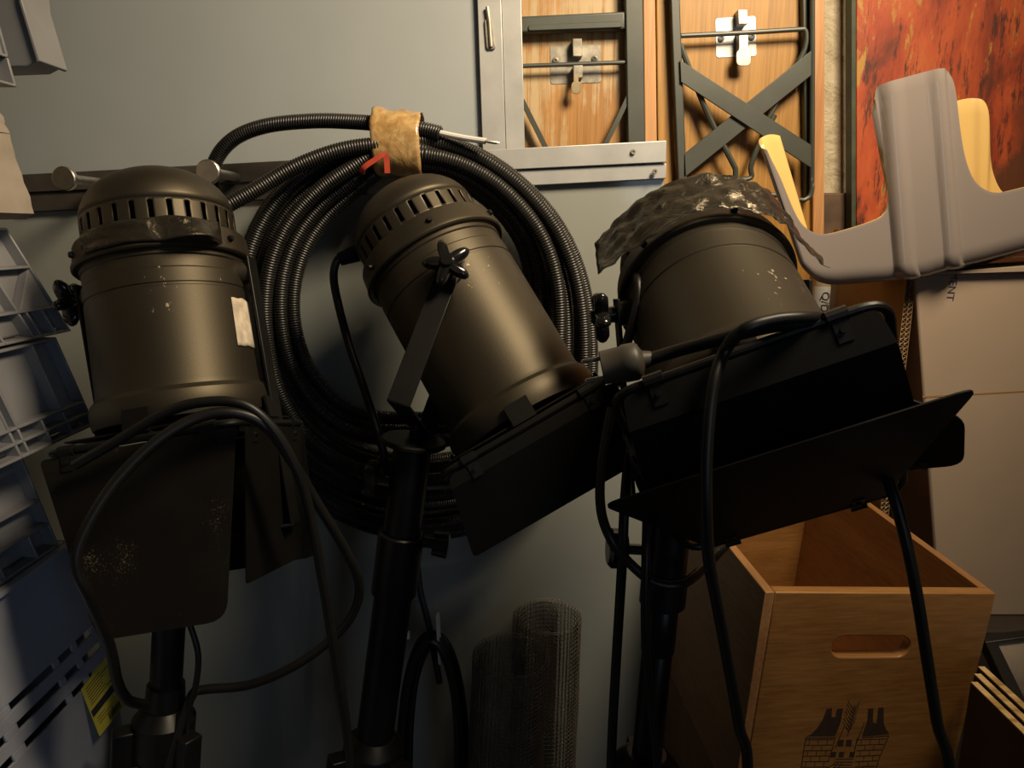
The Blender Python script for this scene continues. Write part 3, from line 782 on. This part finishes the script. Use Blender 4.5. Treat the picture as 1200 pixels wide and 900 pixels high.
    for s in (1, -1):
        pv = p*s; A = ctr + pv*(pr+.002); u = vpn; w = pv.cross(u)
        if barn.get('knobs', 0) in (0, s):
            star_knob(lambda q: A + u*q.x + w*q.y + pv*q.z, barn.get('knob_r', .033), .016, 'tilt_knob', yo)
        hub = MB().lathe([(-.018, .0001), (-.018, .017), (-.004, .014), (-.004, .0001)], lambda q: A + u*q.x + w*q.y + pv*q.z, 24).build('pivot_boss', 'black', root)
    return root, X, XB

def cord(parent, seq, r, name='power_cord', sub=8, pts=None):
    p = pts or PP(seq)
    if seq and seq[-1][1] > 890:        # runs on down to the floor and a little way along it
        e = p[-1]; d = (p[-1]-p[-2]); s_ = max(-.05, min(.05, d.x/max(1e-3, -d.z)))
        p = p + [V((e.x+s_*.15, e.y, e.z*.5)), V((e.x+s_*.2, e.y-.01, .06)), V((e.x+s_*.2+.03, e.y-.03, r+.001)), V((e.x+s_*.2+.10, e.y-.06, r+.001)), V((e.x+s_*.2+.16, e.y-.02, r+.001))]
    b = MB().tube(cat_rom(p, sub), r, 10)
    return b.build(name, 'rubber', parent, angle=60)
def tape_patch(parent, X, a0, a1, zr, mat, name, label=None, n=40, nz_=10):
    """crumpled sheet wrapped round the housing; zr(s,t)->(z,r)"""
    vs = []
    for i in range(n+1):
        a = math.radians(a0+(a1-a0)*i/n)
        for j in range(nz_+1):
            zz, rr = zr(i/n, j/nz_); vs.append(X(V((rr*math.cos(a), rr*math.sin(a), zz))))
    m = nz_+1
    b = MB().add(vs, [(i*m+j, i*m+j+1, (i+1)*m+j+1, (i+1)*m+j) for i in range(n) for j in range(nz_)])
    return b.build(name, mat, parent, angle=50, solid=.0007, label=label)
def rn(a, b=0, c=0): return noise.noise(V((a, b, c)))

# --- left
T_L = P(203, 640, .945)
FL = dict(h=.114, roll=3, knobs=1, flaps=[(1, .235, .150, .215, .02, -4, 0, .022, 'dusty'), (0, .18, .18, .185, .02, 8, 8, .006, 'black_matte'),
                               (2, .18, .18, .21, .02, 6, 6, .006, 'black_matte'), (3, .22, .21, .19, .02, 0, 0, .02, 'black_matte')])
rl, XL, XBL = par_can('left of three black stage lights, hanging straight down with a cream tape mark', 199, 347, .945, .17, 1, 4, T_L, 180, FL)
tape_patch(rl, XL, -2, 22, lambda s, t: (.19+.062*t + .003*rn(s*3, t*3), .1012), 'cream_tape', 'tape_mark', 'torn cream tape strip', 10, 10)
tape_patch(rl, XL, 28, 118, lambda s, t: (.097 + .028*t + .003*rn(s*4, t*2), .1095 + .0012 + (.022*max(0, math.sin(max(0, (.42-s)/.42)*PI))**1.2)*(.25+.75*t) + .002*rn(s*7+9, t*4)), 'foil', 'peeling_tape', 'glossy black tape peeling off the ring')
# --- middle
T_M = P(487, 500, 1.015)
FMd = dict(h=.122, roll=0, knobs=1, flaps=[(1, .225, .285, .12, .02, 15, 38, .008, 'black_matte'), (0, .18, .16, .08, .02, 45, 45, .02, 'black_matte'),
                               (2, .18, .16, .07, .02, 50, 60, .01, 'black_matte'), (3, .20, .19, .10, .02, 50, 55, .02, 'black_matte')])
rm, XM, XBM = par_can('middle of three black stage lights, tilted to the right with a star knob facing out', 526, 335, 1.035, .5, .866, 13, T_M, 84, FMd, ls=1.6, zp=.192)
# --- right
T_R = P(788, 585, .885)
FR = dict(h=.124, hb=1.42, roll=20, zf=.345, knobs=1, flaps=[(1, .225, .26, .145, .036, 38, 92, .02, 'black_matte'), (3, .20, .335, .235, .02, 76, 76, .018, 'black_matte'),
                               (0, .13, .08, .054, .01, -58, -58, .018, 'black_matte', -.072), (2, .15, .11, .05, .02, -5, -5, .02, 'black_matte')])
rr_, XR, XBR = par_can('right of three black stage lights, its barn doors folded over the front', 838, 366, .845, .10, .98, 45, T_R, 180, FR)
def foil_sheet():
    vs = []; n, m = 72, 16; a0, ca = math.radians(84), math.radians(52); R = .1125
    for i in range(n+1):
        u = -.160 + .320*i/n          # along the wrap, right end to left end
        for j in range(m+1):
            t = j/m; zz = .060+.070*t
            q = -u; ang = max(-ca, min(ca, u/R)); ex_ = (abs(u)-R*ca)*(1 if u > 0 else -1) if abs(u) > R*ca else 0
            rr = R + .004 + .004*(1-t) + .006*abs(rn(u*38, t*2.2, 3)) + .003*rn(u*90+5, t*5)
            a = a0+ang; px_, py_ = rr*math.cos(a), rr*math.sin(a)
            px_ += -math.sin(a)*ex_; py_ += math.cos(a)*ex_
            lift = .25*abs(ex_)*t
            px_ += math.cos(a)*lift; py_ += math.sin(a)*lift
            zz += .007*rn(u*16, t, 8) + .004*rn(u*45, 2, t)
            vs.append(XR(V((px_, py_, zz))))
    w = m+1
    b = MB().add(vs, [(i*w+j, i*w+j+1, (i+1)*w+j+1, (i+1)*w+j) for i in range(n) for j in range(m)])
    o = b.build('foil_wrap', ['silver_foil', 'foil'], rr_, angle=22, recalc=False, label='crumpled shiny black foil round the rear')
    d = o.modifiers.new('solid', 'SOLIDIFY'); d.thickness = .0007; d.offset = 0; d.material_offset = 1
foil_sheet()

# ================================================================== STANDS
def stand(label, T, Hb, segs, hub, cat='light stand', legs=3, clamp=None):
    """T spigot top, Hb hub centre; segs (distance from top start, end, radius)"""
    ax = (Hb-T).normalized(); L = (Hb-T).length
    foot = T + ax*(T.z/-ax.z)
    root = thing('light_stand', label, cat, foot)
    side = ax.orthogonal().normalized()
    u = (cR - ax*cR.dot(ax)).normalized(); w = ax.cross(u)
    def X(q): return T + u*q.x + w*q.y + ax*q.z
    for (nm, d0, d1, r, mt) in segs:
        MB().lathe([(d0, .0001), (d0, r*.94), (d0+.002, r), (d1-.002, r), (d1, r*.94), (d1, .0001)], X, 32).build(nm, mt, root)
    hb = MB().lathe([(L-.03, .0001), (L-.03, hub*.62), (L-.022, hub*.80), (L-.012, hub), (L+.03, hub), (L+.045, hub*.85), (L+.045, .0001)], X, 32)
    for k in range(3):
        a = 2*PI*k/3+.5
        c = X(V((math.cos(a)*hub*1.1, math.sin(a)*hub*1.1, L+.02)))
        R3 = Matrix((u*math.cos(a)+w*math.sin(a), -u*math.sin(a)+w*math.cos(a), ax)).transposed()
        hb.box(c, (.036, .026, .05), R3)
    hb.build('hub', 'tripod', root, bevel=.002)
    for k in range(3):
        a = 2*PI*k/3+.5
        dirv = u*math.cos(a)+w*math.sin(a)
        p0 = T + ax*(L+.03) + dirv*(hub*1.25)
        tot = (T.z/-ax.z)
        p1 = T + ax*tot + dirv*(hub*1.25+.03)
        p1 = p0 + (p1-p0)*((p0.z-.012)/(p0.z-p1.z))
        lg = MB().tube([p0, p1], .011, 12).build('leg', 'tripod', root)
        MB().tube([p1 - (p1-p0).normalized()*.03, p1 + V((0,0,-.004))], .0135, 12).build('rubber_foot', 'rubber', lg)
    return root, X, L
sl, SXL, LL = stand('tripod stand carrying the left stage light, next to the blue-grey crate with yellow sticker', T_L, P(192, 850, .975),
      [('spigot', -.01, .03, .008, 'steel'), ('upper_tube', .0, .24, .0205, 'tripod')], .040)
MB().lathe([(LL-.06, .0001), (LL-.06, .024), (LL-.03, .026), (LL-.03, .0001)], SXL, 24).build('collar', 'tripod', sl)
sm, SXM, LM = stand('tripod stand carrying the middle stage light, with the longest bare pole', T_M, P(437, 880, 1.115),
      [('spigot', -.012, .02, .0075, 'black_smooth'), ('flange', .018, .026, .047, 'black_smooth'), ('upper_tube', .026, .16, .0275, 'tripod'), ('collar', .16, .258, .0335, 'tripod'), ('lower_tube', .258, .56, .0285, 'tripod')], .046)
kb = MB()
def XK(q):   # locking knob behind the collar
    return SXM(V((.035+q.z, q.x-.01, .175+q.y)))
kb.lathe([(-.01, .0001), (-.01, .008), (.012, .008), (.012, .018), (.034, .020), (.036, .017), (.036, .0001)], XK, 20)
kb.build('locking_knob', 'knob', sm)
kb = MB().lathe([(0, .0001), (0, .024), (.004, .027), (.014, .027), (.017, .024), (.017, .0001)], lambda q: SXM(V((-.062+q.z, q.x, .085+q.y))), 28)
kb.tube([SXM(V((-.05, 0, .085))), SXM(V((0, 0, .085)))], .006, 10)
kb.build('tilt_lever', 'knob', sm)
sr_, SXR, LR = stand('tripod stand carrying the right stage light, in front of the pine crate', T_R, P(756, 905, .955),
      [('spigot', -.02, .05, .009, 'black_smooth'), ('head_tube', .03, .095, .026, 'tripod'), ('clamp_block', .095, .14, .029, 'black_smooth'), ('upper_tube', .14, .205, .0215, 'tripod'), ('lower_tube', .205, .42, .0195, 'tripod')], .044)
kb = MB().lathe([(0, .0001), (0, .020), (.005, .025), (.02, .025), (.024, .02), (.024, .0001)], lambda q: SXR(V((-.075+q.z, q.x, .068+q.y))), 24)
kb.tube([SXR(V((-.06, 0, .068))), SXR(V((0, 0, .068)))], .007, 10)
kb.build('clamp_knob', 'knob', sr_)

# ================================================================== POWER CORDS
# left light
c1 = cord(rl, [(88, 545, .80), (140, 515, .79), (195, 483, .785), (240, 471, .785), (285, 474, .79), (318, 500, .80), (345, 545, .82), (362, 595, .84), (378, 680, .87), (393, 770, .90), (408, 868, .93), (412, 960, .95)], .0058)
c2 = cord(rl, [(170, 826, .90), (150, 820, .87), (138, 800, .84), (128, 755, .80), (105, 700, .75), (90, 665, .735), (96, 630, .735), (130, 572, .745), (180, 520, .76), (230, 490, .775), (275, 484, .785), (312, 500, .80), (345, 545, .83), (372, 590, .86),
                (405, 645, .90), (421, 685, .93), (413, 720, .95), (385, 752, .96), (340, 783, .965), (290, 803, .965), (240, 808, .96), (225, 815, .955), (210, 855, .95), (196, 905, .95), (185, 960, .95)], .0062)
cord(rl, [(222, 730, .94), (232, 765, .94), (230, 800, .945), (222, 830, .95), (218, 870, .96)], .004)
# middle light
g = XM(V((-.086, .02, .062)))
gl = MB().tube([P(430, 294, 1.08), P(412, 299, 1.078), P(398, 304, 1.078)], [.013, .012, .010], 14).build('cord_gland', 'black_smooth', rm)
cord(rm, [(408, 300, 1.076), (396, 304, 1.078), (391, 322, 1.075), (395, 350, 1.07), (408, 400, 1.06), (425, 450, 1.05), (438, 490, 1.045), (448, 525, 1.05), (455, 560, 1.07)], .0062)
# right light
co1 = cord(rr_, [(752, 424, .690), (790, 412, .68), (830, 401, .66), (870, 390, .64), (905, 382, .62), (938, 377, .612), (962, 372, .62)], .0062)
pb = P(752, 422, .690); pa = P(706, 431, .695); axp = (pa-pb).normalized(); pu = (cU - axp*cU.dot(axp)).normalized(); pw = axp.cross(pu)
def XPl(q): return pb + pu*q.x + pw*q.y + axp*q.z
Lp = (pa-pb).length
plg = MB().lathe([(-.010, .0001), (-.010, .007), (-.002, .009), (0, .012), (.002, .0165), (.006, .0185), (Lp*.45, .0185), (Lp*.5, .0172), (Lp, .0165), (Lp+.001, .0155), (Lp+.001, .0001)], XPl, 28).build('plug', 'plug', co1, angle=40)
for s in (-1, 1):
    o_ = MB().tube([XPl(V((s*.0095, 0, Lp))), XPl(V((s*.0095, 0, Lp+.017))), XPl(V((s*.0095, 0, Lp+.019)))], [.0024, .0024, .001], 10)
    o_.build('plug_pins' if False else 'plug_pin', 'steel', co1)
cord(rr_, [(962, 372, .62), (938, 372, .605), (905, 375, .60), (872, 386, .60), (850, 410, .62), (836, 450, .612), (829, 510, .612), (827, 580, .62), (830, 650, .64), (840, 705, .66), (853, 775, .69), (866, 850, .72), (876, 930, .75)], .0056)
cord(rr_, [(1040, 560, .76), (1050, 590, .75), (1063, 640, .75), (1075, 700, .76), (1086, 770, .775), (1098, 845, .79), (1112, 940, .81)], .0062)
cord(rr_, [(716, 478, .83), (705, 540, .82), (704, 595, .81), (716, 632, .80), (738, 660, .81), (768, 683, .815), (800, 684, .82), (826, 664, .86), (850, 640, .90)], .0058)
cord(rr_, [(738, 520, .84), (732, 590, .84), (729, 660, .85), (723, 760, .88), (718, 850, .90), (714, 950, .92)], .0062)
cord(rr_, [(758, 600, .83), (757, 650, .81), (756, 700, .81), (757, 760, .82), (763, 830, .84), (770, 930, .86)], .0052)
cord(rr_, [(742, 318, .86), (747, 328, .83), (748, 350, .82), (742, 375, .82), (734, 405, .825)], .0056)

# ================================================================== COILED CONDUIT
def coil():
    cx, cy = 487, 392
    #            right   lower-r  bottom  lower-l  left    upper-l  top     upper-r   (screen angle from +x, clockwise)
    inner = [128, 118, 96, 118, 140, 168, 190, 168]
    outer = [206, 235, 240, 228, 211, 232, 232, 213]
    def rad(th, q):
        f = (th/(2*PI)*8) % 8; i = int(f); t = f-i
        def h(arr):
            a, b, c, d = arr[(i-1) % 8], arr[i], arr[(i+1) % 8], arr[(i+2) % 8]
            return .5*(2*b+(c-a)*t+(2*a-5*b+4*c-d)*t*t+(3*b-a-3*c+d)*t**3)
        return h(inner)*(1-q)+h(outer)*q
    N = 11; qs = [.97, .1, .62, .34, .82, 0, .5, .9, .22, .72, .42]
    ys = [1.215, 1.205, 1.165, 1.215, 1.19, 1.18, 1.135, 1.15, 1.16, 1.215, 1.185]
    pts = []
    S = 72
    for k in range(N*S+1):
        tau = k/S; i = min(int(tau), N-1); t = tau-i
        th = -PI/2 + 2*PI*tau + .06
        j = min(i+1, N-1); bl = max(0, min(1, (t-.92)/.08)); bl = bl*bl*(3-2*bl)
        q = qs[i]*(1-bl)+qs[j]*bl; Y = ys[i]*(1-bl)+ys[j]*bl
        q += .05*rn(tau*2.3, i*3.1); Y += .006*rn(tau*3, 7.7, i)
        r = rad(th % (2*PI), q)
        pts.append(PY(cx+r*math.cos(th), cy+r*math.sin(th), Y))
    root = thing('conduit_coil', 'coil of black corrugated conduit bound with brown tape, behind the middle stage light', 'conduit coil', PY(487, 640, 1.18))
    b = MB()
    def hose(p, r=.0112):
        p = resample(p, .00138); rs = [r*1.05 if (k % 3) else r*.925 for k in range(len(p))]
        b.tube(p, rs, 9)
    hose(pts)
    hose(cat_rom([PY(*q) for q in ((262, 243, 1.075), (300, 222, 1.09), (345, 196, 1.105), (395, 177, 1.12), (440, 170, 1.13), (480, 172, 1.14), (520, 186, 1.15))], 10))
    hose(cat_rom([PY(*q) for q in ((275, 300, 1.215), (258, 262, 1.225), (249, 225, 1.225), (251, 192, 1.215), (272, 164, 1.2), (310, 148, 1.19), (365, 142, 1.18), (415, 143, 1.165), (460, 147, 1.145), (496, 152, 1.145), (517, 157, 1.14))], 10))
    b.build('corrugated_hose', 'conduit', root, angle=70)
    # bare cable end
    MB().tube(cat_rom([PY(512, 155, 1.14), PY(530, 159, 1.135), PY(552, 163, 1.13), PY(570, 165.5, 1.125)], 6), .0046, 10).build('cable_end', 'cable_white', root, label='white cable end sticking out')
    MB().tube([PY(569, 165.5, 1.12), PY(580, 167, 1.12), PY(585, 167.5, 1.12)], [.0022, .0026, .0012], 8).build('wire_tip', 'steel', root)
    # brown packing tape around the bundle
    vs = []; n = 40; m = 14
    for j in range(m+1):
        s = j/m; px = 441+55*s; yc = 170-.12*(px-441)*0 + (px-468)*.10
        c = PY(px, yc, 1.172); ru = .051 + .003*rn(s*4, 1); ry = .052
        for k in range(n):
            a = 2*PI*k/n
            w = 1 + .035*rn(math.cos(a)*2.2+5, math.sin(a)*2.2, s*3) + .01*rn(a*3, s*9)
            sx = .002*rn(a*2, 3.3)
            ca, sa = math.cos(a), math.sin(a)
            vs.append(c + V((sx if 0 < j < m else sx*2.2, ry*w*math.copysign(abs(ca)**.8, ca), ru*w*math.copysign(abs(sa)**.85, sa))))
    MB().add(vs, [(j*n+k, j*n+(k+1) % n, (j+1)*n+(k+1) % n, (j+1)*n+k) for j in range(m) for k in range(n)]).build('packing_tape', 'tape', root, angle=80, solid=.0006)
    MB().tube(cat_rom([PY(*q) for q in ((424, 203, 1.115), (427, 196, 1.11), (440, 187, 1.11), (450, 181, 1.112), (453, 188, 1.112), (454, 203, 1.11))], 6), 0, flat=(.008, .0014, (0, -1, .2))).build('red_tie', 'red', root, label='thin red plastic tie')
coil()

# ================================================================== HANGING CABLE LOOPS
hk = thing('cable_bundle', 'bundle of thin black cable loops hanging behind the middle stand, with a white tag', 'cable bundle', P(505, 900, 1.15))
b = MB()
for k in range(7):
    w = 33+random.uniform(-6, 14); cx = 508+random.uniform(-5, 5); top = 742+random.uniform(0, 14); Y = 1.10+.011*k
    seq = []
    for j in range(25):
        a = -PI/2+2*PI*j/24
        sx = math.cos(a)*w*(1+.35*max(0, math.sin(a))); sy = math.sin(a)
        seq.append(PY(cx+sx, top+150+sy*150, Y))
    b.tube(cat_rom(seq[:-1], 4, True), .0058, 8, closed=True)
b.tube(cat_rom([PY(488, 648, 1.16), PY(492, 690, 1.15), PY(503, 735, 1.14), PY(515, 800, 1.13)], 6), .0058, 8)
b.build('cable', 'rubber', hk)
MB().prism([PY(510.5, 722, 1.10), PY(513, 722, 1.105), PY(516, 780, 1.105), PY(513.5, 778, 1.10)], (.002, .012, 0)).build('paper_tag', 'label_white', hk)
MB().tube(cat_rom([PY(489, 702, 1.12), PY(478, 706, 1.11), PY(473, 722, 1.10), PY(477, 740, 1.10), PY(481, 752, 1.10)], 5), .0007, 6).build('tag_wire', 'steel', hk)
c = PY(477.5, 744, 1.099)
MB().lathe([(-.006, .0001), (-.006, .004), (.006, .0045), (.006, .0001)], lambda q: c + V((q.x, q.y, q.z)), 12).build('seal', 'label_white', hk)

# ================================================================== WIRE MESH ROLLS
def mesh_roll(label, bot, top, r, turns, cell, name='wire_mesh_roll'):
    ax = (top-bot); L = ax.length; ax.normalize(); u = (cR-ax*cR.dot(ax)).normalized(); w = ax.cross(u)
    na = int(2*PI*r*turns/cell); nz_ = int(L/cell); vs = []
    for j in range(nz_+1):
        for i in range(na+1):
            t = i/na; a = 2*PI*turns*t+1.0; rr = r*(1-.16*t*turns/2) + .0016*rn(t*30, j*.09)
            vs.append(bot + ax*(L*j/nz_) + (u*math.cos(a)+w*math.sin(a))*rr)
    m = na+1
    o = MB().add(vs, [(j*m+i, j*m+i+1, (j+1)*m+i+1, (j+1)*m+i) for j in range(nz_) for i in range(na)]).build(name, 'wire', None)
    d = o.modifiers.new('wire', 'WIREFRAME'); d.thickness = .0013; d.use_replace = True; d.use_even_offset = False
    tag(o, label, 'wire mesh', 'rolls of wire mesh')
p = PY(642, 722, 1.20); mesh_roll('thicker upright roll of dark wire mesh, reaching higher against the board', V((p.x-.012, 1.20, .0)), V((p.x, 1.20, p.z)), .066, 2.6, .0085)
p = PY(606, 768, 1.06); mesh_roll('lower dark wire mesh roll, in front of the higher roll', V((p.x-.045, 1.06, .0)), V((p.x-.008, 1.06, p.z)), .066, 2.6, .0080)

# ================================================================== GREY PLASTIC CRATES AT THE LEFT
def plastic_crate(label, z0, Hc, corner, yaw, L=.58, Wd=.40, taper=.28, mats='plastic_grey', style=0, lean=0, group='stacked grey plastic crates'):
    """inverted tapered crate; corner = world xy of its far right bottom corner"""
    cx_, cy_ = corner
    R = Matrix.Rotation(math.radians(yaw), 3, 'Z')
    org = V((cx_, cy_, z0))
    def G(x, y, z): return org + R @ V((x - taper*z - lean*z*0, y - taper*.35*z*1.0, z))
    # local: x to the right is 0 at the right side (negative inward), y 0 at far end (negative towards the viewer)
    root = thing('plastic_crate', label, 'plastic crate', org + R @ V((-Wd/2, -L/2, 0)), group)
    body = MB()
    dp = .016
    def blk(b, x0, x1, y0, y1, z0_, z1_, mi=0):
        vs = [G(x, y, z) for x in (x0, x1) for y in (y0, y1) for z in (z0_, z1_)]
        b.add(vs, [(0,1,3,2),(4,6,7,5),(0,4,5,1),(2,3,7,6),(0,2,6,4),(1,5,7,3)], mi)
    blk(body, -Wd+dp, -dp, -L+dp, -.0015, .004, Hc-.004)
    body.build('body', mats, root, bevel=.004)
    rb = MB(); t = .004
    def rib_h(z, th=t, out=0): blk(rb, -dp-.002, out, -L, 0+out, z, z+th); blk(rb, -Wd, -dp, -dp-.002, 0+out, z, z+th)
    def rib_v(y, z0_, z1_, th=t): blk(rb, -dp-.002, 0, y-th, y, z0_, z1_)
    rim = .034
    for z in (0, rim, Hc-t): rib_h(z)
    if style == 0:
        rib_h(Hc*.62)
        for y in (0, -.075, -.19, -.205, -.31, -.42, -.5): rib_v(y, rim, Hc)
        for y in (0, -.03, -.06, -.075, -.13, -.19, -.205, -.25, -.31, -.37, -.42, -.46, -.5, -.54): rib_v(y, 0, rim)
        rb.prism([G(-dp, -.004, rim), G(-dp, -.072, rim), G(-dp, -.004, Hc*.62)], R @ V((dp*.8, 0, 0)))
    elif style == 1:
        rib_h(rim*.5)
        for y in (0, -.05, -.14, -.155, -.24, -.33, -.345, -.45): rib_v(y, rim, Hc)
        for y in (0, -.05, -.095, -.14, -.155, -.2, -.24, -.29, -.33, -.38): rib_v(y, 0, rim)
        blk(rb, -dp, -.002, -.24, -.155, rim, rim+.05)
    elif style == 2:
        for y in (0, -.10, -.115, -.24, -.26, -.38): rib_v(y, rim, Hc)
        for y in (0, -.04, -.10, -.115, -.17, -.24, -.26, -.32): rib_v(y, 0, rim)
        rib_h(Hc*.45)
    rb.build('ribs', mats, root, bevel=.0012)
    return root, G
def far(px, py, Y): q = PY(px, py, Y); return (q.x, q.y), q.z
# bottom: vented blue-grey crate
XF = PY(120, 775, .93).x
def vented():
    zt_ = PY(60, 640, .93).z; L = .66; x1 = XF; y1 = .95
    root = thing('plastic_crate', 'blue-grey vented plastic crate at the bottom of the stack, with a yellow sticker', 'plastic crate', (x1-.2, y1-L/2, 0), 'stacked grey plastic crates')
    # side wall leaning: bottom sticks out
    ln = .22
    def G(x, y, z): return V((x1 + x - ln*(max(z, .70)-.75), y1 + y, z))
    slots = [(-.13, .76, .80, .006)]
    # grid of openings on the right side, built as bars round them
    b = MB()
    def blk(x0, x1_, y0, y1_, z0, z1):
        vs = [G(x, y, z) for x in (x0, x1_) for y in (y0, y1_) for z in (z0, z1)]
        b.add(vs, [(0,1,3,2),(4,6,7,5),(0,4,5,1),(2,3,7,6),(0,2,6,4),(1,5,7,3)])
    th = .004
    # solid lower wall
    zlo = .735
    blk(-th, 0, -L, 0, 0, zlo)
    rows = [(zlo, zlo+.013), (zlo+.030, zlo+.046), (zlo+.062, zlo+.066)]
    ycuts = [-.055, -.095, -.19, -.20, -.29, -.38, -.39, -.48, -.57]
    rz = [zlo, zlo+.010, zlo+.026, zlo+.036, zlo+.052, zlo+.062, zt_]
    for i in (1, 3): blk(-th, 0, -L, 0, rz[i], rz[i+1])
    blk(-th, 0, -L, 0, rz[5], zt_)
    for k in (0, 2, 4):
        last = 0
        for y in ycuts: blk(-th, 0, y-.012, y, rz[k], rz[k+1])
        blk(-th, 0, -.022 if k != 2 else -.012, 0, rz[k], rz[k+1])
    blk(-.004, .010, -L, 0, zt_-.006, zt_)
    blk(-.004, .010, -.004-.0, 0, zlo, zt_)
    # the other walls and floor
    blk(-.42, -th, -th, 0, 0, zt_); blk(-.42, -.416, -L, 0, 0, zt_); blk(-.42, 0, -L, -L+th, 0, zt_); blk(-.42, 0, -L, 0, zt_-.004, zt_); blk(-.42, 0, -L, 0, 0, .004)
    b.build('body', 'plastic_blue', root, bevel=.001)
    nrm = (G(0,1,.7)-G(0,0,.7)).cross(G(0,0,.8)-G(0,0,.7)).normalized()
    if nrm.x < 0: nrm = -nrm
    pt = G(0, -.1, .7) + nrm*.0008
    def S(x, y, o=0): return PL(x, y, pt+nrm*o, nrm)
    st = MB().prism([S(95, 808), S(128, 765), S(146, 826), S(117, 863)], -nrm*.0006).build('sticker', 'yellow', root, label='yellow sticker with a black bar')
    def W2(u, v): return V((95, 808)).lerp(V((128, 765)), u).lerp(V((117, 863)).lerp(V((146, 826)), u), v)
    bk = MB()
    def q4(u0, u1, v0, v1): bk.prism([S(*W2(u, v), .0003) for u, v in ((u0, v0), (u1, v0), (u1, v1), (u0, v1))], nrm*.0002)
    q4(.03, .92, .49, .62)
    for i in range(7):
        q4(.1, .1+.8*(.6+.4*random.random()), .08+i*.053, .095+i*.053)
    for i in range(3): q4(.12, .12+.5*random.random()+.2, .70+i*.055, .712+i*.055)
    for i in range(14): q4(.45+i*.032, .45+i*.032+.012+.008*(i % 3 == 0), .84, .95)
    bk.build('sticker_print', 'ink', st, smooth=False)
vented()
# stack above
cA, zA = far(84, 388, 1.02)
cD, zD = far(112, 498, 1.00)
cE, zE = far(70, 640, .93)
plastic_crate('dark grey ribbed plastic crate just above the blue-grey vented one', zE, zD-zE-.004, cE, -2, mats='plastic_grey', style=2, taper=.20)
plastic_crate('grey ribbed plastic crate behind the left light, third from the bottom of the stack', zD, zA-zD-.004, cD, 0, mats='plastic_grey', style=1, taper=.25)
plastic_crate('pale grey ribbed plastic crate directly under the beige canvas bag', zA, PY(40, 250, 1.0).z-.019-zA, (cA[0], cA[1]), -1, mats='plastic_light', style=0, taper=.40)
# beige canvas
cv = thing('canvas_bag', 'folded grey-beige canvas bag squeezed between plastic crates in the left stack', 'bag', (-.72, .8, PY(30, 262, 1.0).z))
b = MB()
Yk = 1.0
def slab(px_tl, px_bl, ytop, ybot, Y1, xin, seed):
    """soft folded slab: right face leaning"""
    nU, nV = 14, 10; vs = []
    tp = PY(px_tl, ytop, Y1); bt = PY(px_bl, ybot, Y1)
    pr = []
    for v in range(nV+1):
        t = v/nV; q = tp.lerp(bt, t); pr.append(q)
    rows = [V((tp.x-.4, tp.y, tp.z+.002))] + pr + [bt + V((-.012, 0, -.008)), V((bt.x-.4, bt.y, bt.z-.010))]
    for i in range(nU+1):
        y = -.5*i/nU
        for j, q in enumerate(rows):
            vs.append(q + V((.006*rn(i*.5, j*.4, seed), y, .004*rn(i*.6, j*.5, seed+5))))
    m = len(rows)
    fs = [(i*m+j, i*m+j+1, (i+1)*m+j+1, (i+1)*m+j) for i in range(nU) for j in range(m-1)]
    fs += [(i*m+m-1, i*m, (i+1)*m, (i+1)*m+m-1) for i in range(nU)] + [tuple(range(m)), tuple(range(nU*m+m-1, nU*m-1, -1))]
    return MB().add(vs, fs)
slab(-8, 12, 118, 156, 1.0, 0, 1).build('fold', 'canvas', cv, angle=60)
slab(10, 40, 157, 250, 1.0, 0, 4).build('fold', 'canvas', cv, angle=60)
# top crates
zz1 = PY(-8, 118, 1.0).z+.009; q = PY(22, 116, .96)
sp, _ = plastic_crate('pale grey ribbed crate at the top of the left stack, lying on the canvas bag', zz1, .17, (q.x, .96), -2, mats='plastic_light', style=0, taper=.12)
MB().prism([PY(46, 70, 1.00), PY(24, 0, 1.00), PY(20, -40, 1.00), PY(-20, -40, 1.00), PY(-20, 80, 1.00), PY(31, 78, 1.00)], (0, .05, 0)).build('end_panel', 'plastic_grey', sp, bevel=.002)
MB().prism([PY(46.5, 71, .995), PY(43, 73, .995), PY(22, 3, .995), PY(16, -40, .995), PY(20.5, -40, .995), PY(25, 0, .995)], (0, .06, 0)).build('end_rim', 'plastic_light', sp, bevel=.001)

# ================================================================== LIGHT
def area(name, loc, target, size, energy, col, spread=PI, sy=None):
    l = bpy.data.lights.new(name, 'AREA'); l.energy = energy; l.color = col; l.size = size; l.spread = spread
    if sy: l.shape = 'RECTANGLE'; l.size_y = sy
    o = bpy.data.objects.new(name, l); C.objects.link(o); o.location = loc
    o.rotation_euler = (V(target)-V(loc)).to_track_quat('-Z', 'Y').to_euler(); return o
area('ceiling_lamp', (.74, .42, 2.42), (.1, 1.3, 1.62), .45, 19.5, (1, .80, .54), math.radians(105))
area('daylight_window', (.75, -1.0, 1.25), (-.6, .9, .95), .45, .95, (.66, .80, 1.0), math.radians(95), 1.1)
w = bpy.data.worlds.new('world'); bpy.context.scene.world = w; w.use_nodes = True
w.node_tree.nodes['Background'].inputs[0].default_value = (.62, .74, 1, 1); w.node_tree.nodes['Background'].inputs[1].default_value = .018
vs_ = bpy.context.scene.view_settings
vs_.view_transform = 'Standard'; vs_.look = 'None'; vs_.gamma = 1; vs_.use_curve_mapping = False; vs_.exposure = -0.15
